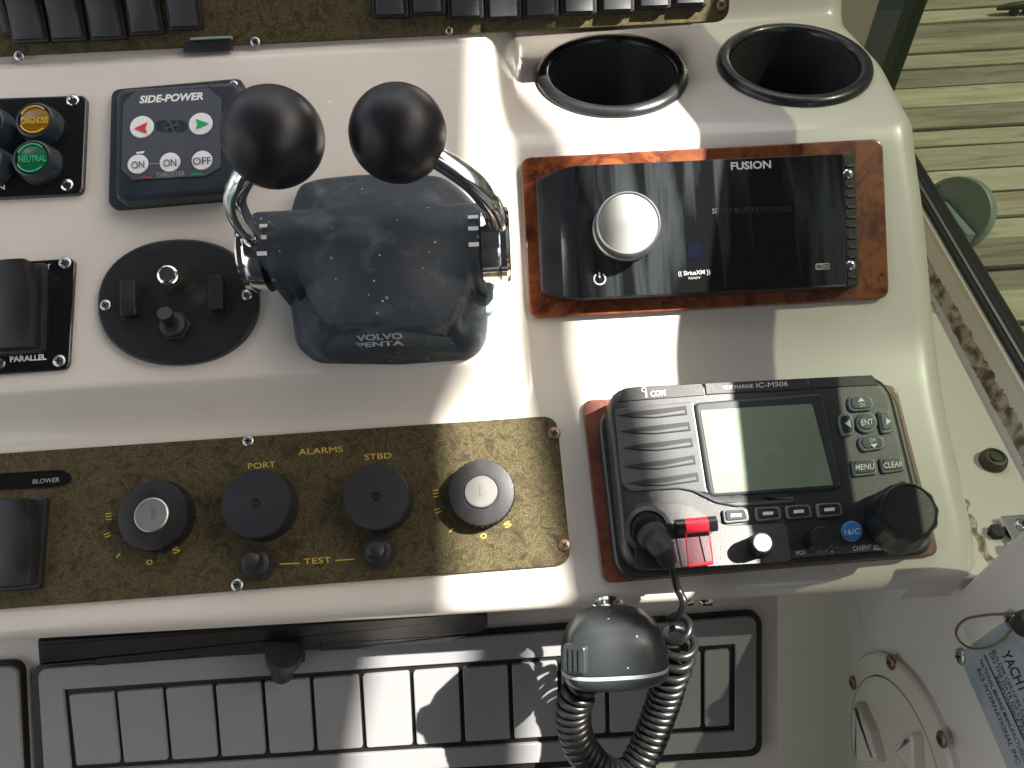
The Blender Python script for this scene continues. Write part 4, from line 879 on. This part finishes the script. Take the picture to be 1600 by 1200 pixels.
# grown along local y (top of the mic to its base as seen), sections in x-z
mb = MB(); secs = []
for s, hw, hz, cz in ((.0168, .0070, .006, -.002), (.0162, .0110, .009, -.002), (.0145, .0155, .012, -.001), (.0105, .0200, .015, 0), (.0045, .0228, .017, 0), (-.001, .0238, .018, 0), (-.0055, .0240, .0182, 0), (-.0066, .0240, .0182, 0), (-.0072, .0234, .0178, 0), (-.0078, .0240, .0182, 0), (-.0110, .0236, .0176, 0), (-.0140, .0215, .0155, -.001), (-.0158, .0185, .0128, -.002), (-.0164, .015, .010, -.003)):
    e = .62; secs.append([(hw * math.copysign(abs(math.cos(a)) ** e, math.cos(a)), s, cz + hz * math.copysign(abs(math.sin(a)) ** e, math.sin(a))) for a in [2 * math.pi * i / 64 for i in range(64)]])
mb.rings(secs, True, True); body = mb.obj('case', 'micblk', t, True, 50)
st_ = []
for s, k in ((-.0064, 1.006), (-.0070, 1.012), (-.0080, 1.006)):
    st_.append([(.0240 * k * math.copysign(abs(math.cos(a)) ** .62, math.cos(a)), s, .0182 * k * math.copysign(abs(math.sin(a)) ** .62, math.sin(a))) for a in [R_(25) + R_(150) * i / 40 for i in range(41)]])
mb = MB(); mb.rings(st_, False, False, closed=False); mb.obj('pale_stripe', 'stripe', t)
pb = Vector((-.0172, .0010, .0140)); _n = Vector((-.45, .12, .88)).normalized(); _x = Vector((.88, 0, .45)).normalized(); _x = (_x - _n * _x.dot(_n)).normalized(); _y = _n.cross(_x); qd = Matrix((_x, _y, _n)).transposed()
def rot(pts): return [tuple(qd @ Vector(p) + pb) for p in pts]
mb = MB(); mb.prism(rpoly([(-.0055, -.0062), (.0055, -.0062), (.0055, .0062), (-.0055, .0062)], .002), -.006, .0035, .0012); mb.v = rot(mb.v); tk = mb.obj('talk_button', 'micblk', t)
for k in range(4):
    mb = MB().box((-.0045, -.0042, .0033), (.0045, -.0030, .0043)) if 0 else MB().box((-.0042, -.0045, .0033), (-.0030, .0045, .0043)); mb.v = rot([(x, y, z) for x, y, z in mb.v]) if 0 else rot([(x + k * .0022 * 0 , y, z) for x, y, z in mb.v]); 
    mb.v = [(x, y, z) for x, y, z in mb.v]; o = mb.obj('rib', 'micblk', tk); o.location = tuple(qd @ Vector(((k) * .0024, 0, 0)))
mb = MB(); c0 = Vector((-.0015, .0145, .0045)); mb.tube([(-.0018, .0150, .0075), (-.0014, .0100, .0125)], [.0012, .0003], 8).obj('hook_slot', 'steel', t)
f = FV.at(948, 944); t = thing('microphone_hanger', 'small chrome stud on the lip holding the microphone', 'hanger', f)
MB().lathe([(.0068, 0), (.0068, .0015), (.0050, .003), (.0050, .0045), (.0085, .005), (.0085, .0068), (.0001, .007)], (0, 0, -.001), 36).obj('stud', 'chrome', t)
for x, l in ((1075, 'left of two small steel screws under the lip below the radio'), (1104, 'right of two small steel screws under the lip below the radio')):
    f = Fr((0, .164, -.37), (1, 0, 0), (0, 0, 1)).at(x, 937); s = thing('lip_screw', l, 'screw', f, 'screws under the lip'); o = MB().lathe([(.0042, 0), (.004, .001), (.0025, .0024), (.0001, .0028)], (0, 0, 0), 24).obj('head', 'chrome', s); MB().box((-.0022, -.0004, .002), (.0022, .0004, .0030)).obj('slot', 'dark', o)

fW = Fr((0, 0, 0), (1, 0, 0), (0, 1, 0))
t = thing('coiled_cord', 'black coiled microphone cord plugged into the radio', 'cord', fW)
fr_ = F2.at(1190, 750)
def wr(px_, py_2, h): return fr_.world(px_, py_2, h)
pl0 = wr(1012, 828, .027); pl1 = wr(1024, 842, .045); pd = (pl1 - pl0)
up_ = F2.n; ringm = MB(); qn = Fr(pl0, (1, 0, 0), F2.ey)
mb = MB().lathe([(.0105, -.001), (.0105, .002), (.0085, .003), (.008, .0015)], (0, 0, 0), 36); mb.v = [tuple(pl0 + qn.ex * x + qn.ey * y + qn.n * z) for x, y, z in mb.v]; mb.obj('socket_ring', 'radiorim', t)
MB().tube([pl0, pl0 + pd * .35], .0078, 24).obj('plug_collar', 'black', t)
a = pl0 + pd * .35; b_ = wr(1036, 858, .040); b2 = wr(1042, 873, .034)
MB().tube(smoothpath([a, a + (b_ - a) * .4, b_, b2], 4), [.0066] * 5 + [.0054] * 4 + [.0045] * 4, 20).obj('strain_relief', 'rubber', t)
lead = smoothpath([b2, wr(1052, 890, .026), ray(1058, 918) * .362, ray(1068, 940) * .360, ray(1062, 958) * .362, ray(1045, 966) * .366], 8)
axis = smoothpath([ray(*p[:2]) * p[2] for p in ((1056, 972, .366), (1062, 992, .369), (1058, 1018, .373), (1050, 1048, .378), (1040, 1084, .384), (1026, 1126, .389), (1008, 1172, .392), (980, 1212, .391), (942, 1206, .388), (910, 1172, .383), (897, 1134, .378), (898, 1098, .373), (912, 1068, .369))], 60)
L = [0]; 
for i in range(1, len(axis)): L.append(L[-1] + (axis[i] - axis[i - 1]).length)
coil = []; TL = L[-1]; up = None; ph = 2.4; prev = 0
for i in range(0, len(axis)):
    tg = (axis[min(i + 1, len(axis) - 1)] - axis[max(i - 1, 0)]).normalized()
    if up is None: up = tg.orthogonal().normalized()
    up = (up - tg * up.dot(tg)).normalized(); sd = tg.cross(up)
steps = 3200; up = None; j = 0
for k in range(steps):
    s = TL * k / (steps - 1)
    while j < len(L) - 2 and L[j + 1] < s: j += 1
    tt = (s - L[j]) / max(1e-9, L[j + 1] - L[j]); p = axis[j].lerp(axis[j + 1], tt); tg = (axis[j + 1] - axis[j]).normalized()
    if up is None: up = tg.orthogonal().normalized()
    up = (up - tg * up.dot(tg)).normalized(); sd = tg.cross(up)
    u = s / TL; pitch = .0100 if u < .08 else (.0072 if u < .16 else (.0040 + .0024 * max(0, (.26 - u) / .10)))
    if u > .52 and u < .68: pitch = .0047
    ph += (s - prev) / pitch * 2 * math.pi; prev = s
    r = (.0072 if u < .2 else .0066) * (1 if u > .04 else .6 + .4 * u / .04) * (1 if u < .97 else .8)
    coil.append(p + (up * math.cos(ph) + sd * math.sin(ph)) * r)
MB().tube(lead + coil[::1], .0019, 8).obj('cable', 'cordblk', t, True, 60)

# ------------------------------------------------------------------ right hand wall fittings
f = FWl.at(1420, 1185)
t = thing('inspection_hatch', 'round off-white inspection hatch with screws on the side wall', 'hatch', f)
P = [f.px(*p) for p in ((1373.6, 1013), (1326, 1125), (1433, 1055), (1466, 1107), (1489, 1158), (1499, 1195), (1345, 1041))]
# circle through the traced rim
Sx = [[2 * x, 2 * y, 1, x * x + y * y] for x, y in P]
A_ = [[sum(r[i] * r[j] for r in Sx) for j in range(3)] for i in range(3)]; b__ = Vector([sum(r[i] * r[3] for r in Sx) for i in range(3)]); sol = Matrix(A_).inverted() @ b__
hc = (sol[0], sol[1]); hr = math.sqrt(sol[2] + sol[0] ** 2 + sol[1] ** 2)
MB().lathe([(hr, 0), (hr * .995, .003), (hr * .97, .0045), (hr * .80, .0050), (hr * .790, .0035)], (hc[0], hc[1], 0), 96, cap1=False).obj('ring', 'hatch', t)
ld = MB().lathe([(hr * .782, .0035), (hr * .778, .0050), (hr * .74, .0056), (.0001, .0056)], (hc[0], hc[1], 0), 96).obj('lid', 'hatch', t)
MB().lathe([(hr * .795, .0030), (hr * .779, .0032)], (hc[0], hc[1], 0), 96, cap1=False).obj('lid_gap', 'dark', t)
for p in ((1392, 1035), (1333, 1067), (1472, 1155)):
    q = f.px(*p, .005); o = screw(t, f, p[0], p[1], 6, .005, 'rust'); o.scale = (.0042, .0042, .003)
# two finger grips recessed look: raised wedges on the lid
for q in ([(1351, 1093), (1374, 1142), (1386, 1190), (1352, 1190), (1347, 1150)], [(1412, 1165), (1440, 1143), (1444, 1156), (1446, 1215), (1416, 1215)]):
    MB().prism(rpoly(f.poly(q, .0056), .002, 3), .0050, .0125, .0030).obj('finger_grip', 'hatch', ld)

t = thing('certification_plate', 'stained silver YACHT CERTIFICATION plate at the lower right corner', 'plate', FWl.at(1560, 1080)); f = FWl.at(1560, 1080)
PL = f.poly([(1497, 1022), (1586, 958), (1720, 1180), (1600, 1262)], .001)
MB().prism(rpoly(PL, .003), 0, .001, .0003).obj('sheet', 'cert', t)
text(t, f, 'YACHT CERTIFICATION', (1564, 1021), (1668, 1240), 15, 'ktxt', .001, bold=.02)
for s, a, b_, h in (('BUILDER CERTIFIES COMPLIANCE WITH', (1550, 1017), (1644, 1215), 5), ('ON THE DATE OF CERTIFICATION IN', (1545, 1021), (1638, 1220), 5), ('RESPONSIBLE FOR PRODUCT', (1555, 1058), (1634, 1226), 5), ('NATIONAL MARINE MANUFACTURERS ASSOCIATION', (1530, 1033), (1632, 1262), 6), ('RCS INTERNATIONAL INC. OCALA', (1526, 1046), (1612, 1248), 6.5)):
    text(t, f, s, a, b_, h, 'ktxt', .001, bold=.01)
decal(t, f, [(1538, 1024), (1539, 1023), (1634, 1228), (1633, 1229)], 'ktxt', .001, 'rule_line')
for p in ((1501, 1026), (1580, 968)):
    o = screw(t, f, p[0], p[1], 7, .001, 'steel'); o.scale = (.0040, .0040, .0028)
t = thing('wire_loop', 'thin wire loop hanging beside the silver plate', 'wire', fW)
wp = [FWl.world(x, y, h) for x, y, h in ((1600, 956, .012), (1575, 959, .012), (1540, 961, .010), (1508, 968, .008), (1494, 985, .007), (1500, 1002, .006), (1518, 1013, .006), (1545, 1011, .007), (1568, 998, .009), (1582, 980, .011), (1590, 965, .012))]
MB().tube(smoothpath(wp, 8), .0006, 8).obj('wire', 'brass', t); 
MB().lathe([(.0045, -.005), (.0052, 0), (.0042, .004), (.0001, .005)], tuple(FWl.world(1606, 972, .010)), 24).obj('wire_knob', 'rubber', t)

# ledge fittings
FLd = Fr((.25, .25, zs), (1, 0, 0), (0, 1, 0))
f = FLd.at(1550, 722); t = thing('drain_plug', 'weathered brass-green round plug on the white ledge', 'plug', f)
MB().lathe([(.0068, 0), (.0068, .002), (.0062, .003), (.0062, .0042), (.0052, .0052), (.0042, .0054), (.0040, .0046), (.0028, .0046), (.0026, .0054), (.0001, .0054)], n=36).obj('plug', 'oldbrass', t)
f = FLd.at(1592, 838); t = thing('hinge_bracket', 'polished steel hinge bracket at the right edge of the photo', 'bracket', f); HB = .004
MB().prism(rpoly(f.poly([(1562, 806), (1640, 800), (1680, 860), (1590, 858)], HB), .001), .0005, HB, .0006).obj('leaf', 'chrome', t)
screw(t, f, 1597, 820, 11, HB, 'steel'); screw(t, f, 1640, 830, 11, HB, 'steel')
a = f.p3(1580, 858, .004); b_ = f.p3(1660, 852, .004); MB().tube([a, b_], .0036, 20).obj('knuckle', 'chrome', t)
MB().lathe([(.0042, 0), (.004, .003), (.0001, .0045)], tuple(f.p3(1588, 868, .0)), 20).obj('pin_cap', 'chrome', t)
f = FLd.at(1554, 834); t = thing('black_bolt', 'small black bolt head beside the steel bracket', 'bolt', f)
MB().prism(ell(0, 0, .0038, n=6), 0, .004, .0006).obj('head', 'rubber', t)
# dirty sealant along the seam: a lumpy bead
random.seed(3); t = thing('sealant_bead', 'crumbling dirty sealant along the seam of the ledge', 'sealant', fW)
mb = MB(); N = 90; rs = []
for k in range(N):
    s = k / (N - 1); y_ = .400 - s * .23; w = .002 + .012 * max(0, 1 - abs(s - .16) / .22) + random.uniform(-.001, .001)
    row = []; wob = random.uniform(-.0012, .0012)
    for q in range(9):
        a = q / 8; x = xs_ + .0050 - (w + .0050) * a + (wob if q > 5 else 0); zb = zs if x < xs_ - .006 else zs + max(0, (x - xs_ + .001)) * 1.5
        row.append((x, y_ + random.uniform(-.0012, .0012), zb + (0 if q in (0, 8) else .0003 + random.uniform(-.0002, .0003))))
    rs.append(row)
fs = [[a * 9 + i, a * 9 + i + 1, a * 9 + 10 + i, a * 9 + 9 + i] for a in range(N - 1) for i in range(8)]
mb.add([p for r in rs for p in r], fs); mb.obj('bead', 'caulk', t, True, 70)
p = F2.world(1545, 858, -.02)
mb = MB(); rs = []
for k in range(26):
    s = k / 25; q = Vector((sx(.2) + .0155 + .001 * math.sin(k * 1.7), .235 - s * .075, zs)); w = .0035 + random.uniform(0, .003)
    rs.append([(q.x + w * (i / 4 - .3), q.y + random.uniform(-.001, .001), q.z + (.0008 * math.sin(math.pi * i / 4) * random.uniform(.5, 1.4)) - .0002) for i in range(5)])
mb.add([p for r in rs for p in r], [[a * 5 + i, a * 5 + i + 1, a * 5 + 6 + i, a * 5 + 5 + i] for a in range(25) for i in range(4)]); mb.obj('bead', 'caulk', t, True, 70)

# ------------------------------------------------------------------ things outside the window
d = ray(1490, 335); c = d * (.33 / d.x); qz = Vector((-.80, -.42, .42)).normalized(); ex_ = Vector((0, 0, 1)).cross(qz).normalized(); f = Fr(c, ex_, qz.cross(ex_))
t = thing('round_fitting', 'round grey-green disc on a wedge bracket outside the window', 'fitting', f)
MB().lathe([(.026, -.008), (.027, -.006), (.027, .001), (.0262, .0025), (.0240, .0028), (.0235, .0010), (.0001, .0006)], n=64).obj('disc', 'fit', t)
mb = MB().prism([f.px(1462, 310, .01), f.px(1475, 316, .01), f.px(1518, 366, .01), f.px(1505, 385, .01), f.px(1460, 345, .01)], .0, .014, .002); mb.obj('bracket', 'fit', t)
d = ray(1430, 62); t_ = .62 / d.x
base_p = d * t_; f = Fr((base_p.x, base_p.y, -2.0), (1, 0, 0), (0, 1, 0))
t = thing('dark_post', 'dark green upright post beyond the cup holders', 'post', f)
MB().prism(rpoly([(0, 0), (-.10, .0), (-.10, .20), (-.0, .20)], .008), 0, 2.6, .004).obj('post', 'darkgreen', t)
MB().prism([(-.34, .02), (-.102, .02), (-.102, .18), (-.34, .18)], .2, 2.5, .004).obj('side_board', 'darkgreen', t)
d = ray(1592, 22); c = d * (ZD / d.z); f = Fr((c.x, c.y, ZD), (1, 0, 0), (0, 1, 0))
t = thing('dock_cleat', 'dark metal cleat on the dock planks at the top right', 'cleat', f)
MB().tube([(-.07, 0, .020), (-.04, 0, .024), (0, 0, .025), (.04, 0, .024), (.07, 0, .020)], [.006, .010, .012, .010, .006], 12).obj('horn', 'rubber', t)
MB().box((-.025, -.012, .0), (-.012, .012, .022)).box((.012, -.012, .0), (.025, .012, .022)).obj('foot', 'rubber', t)
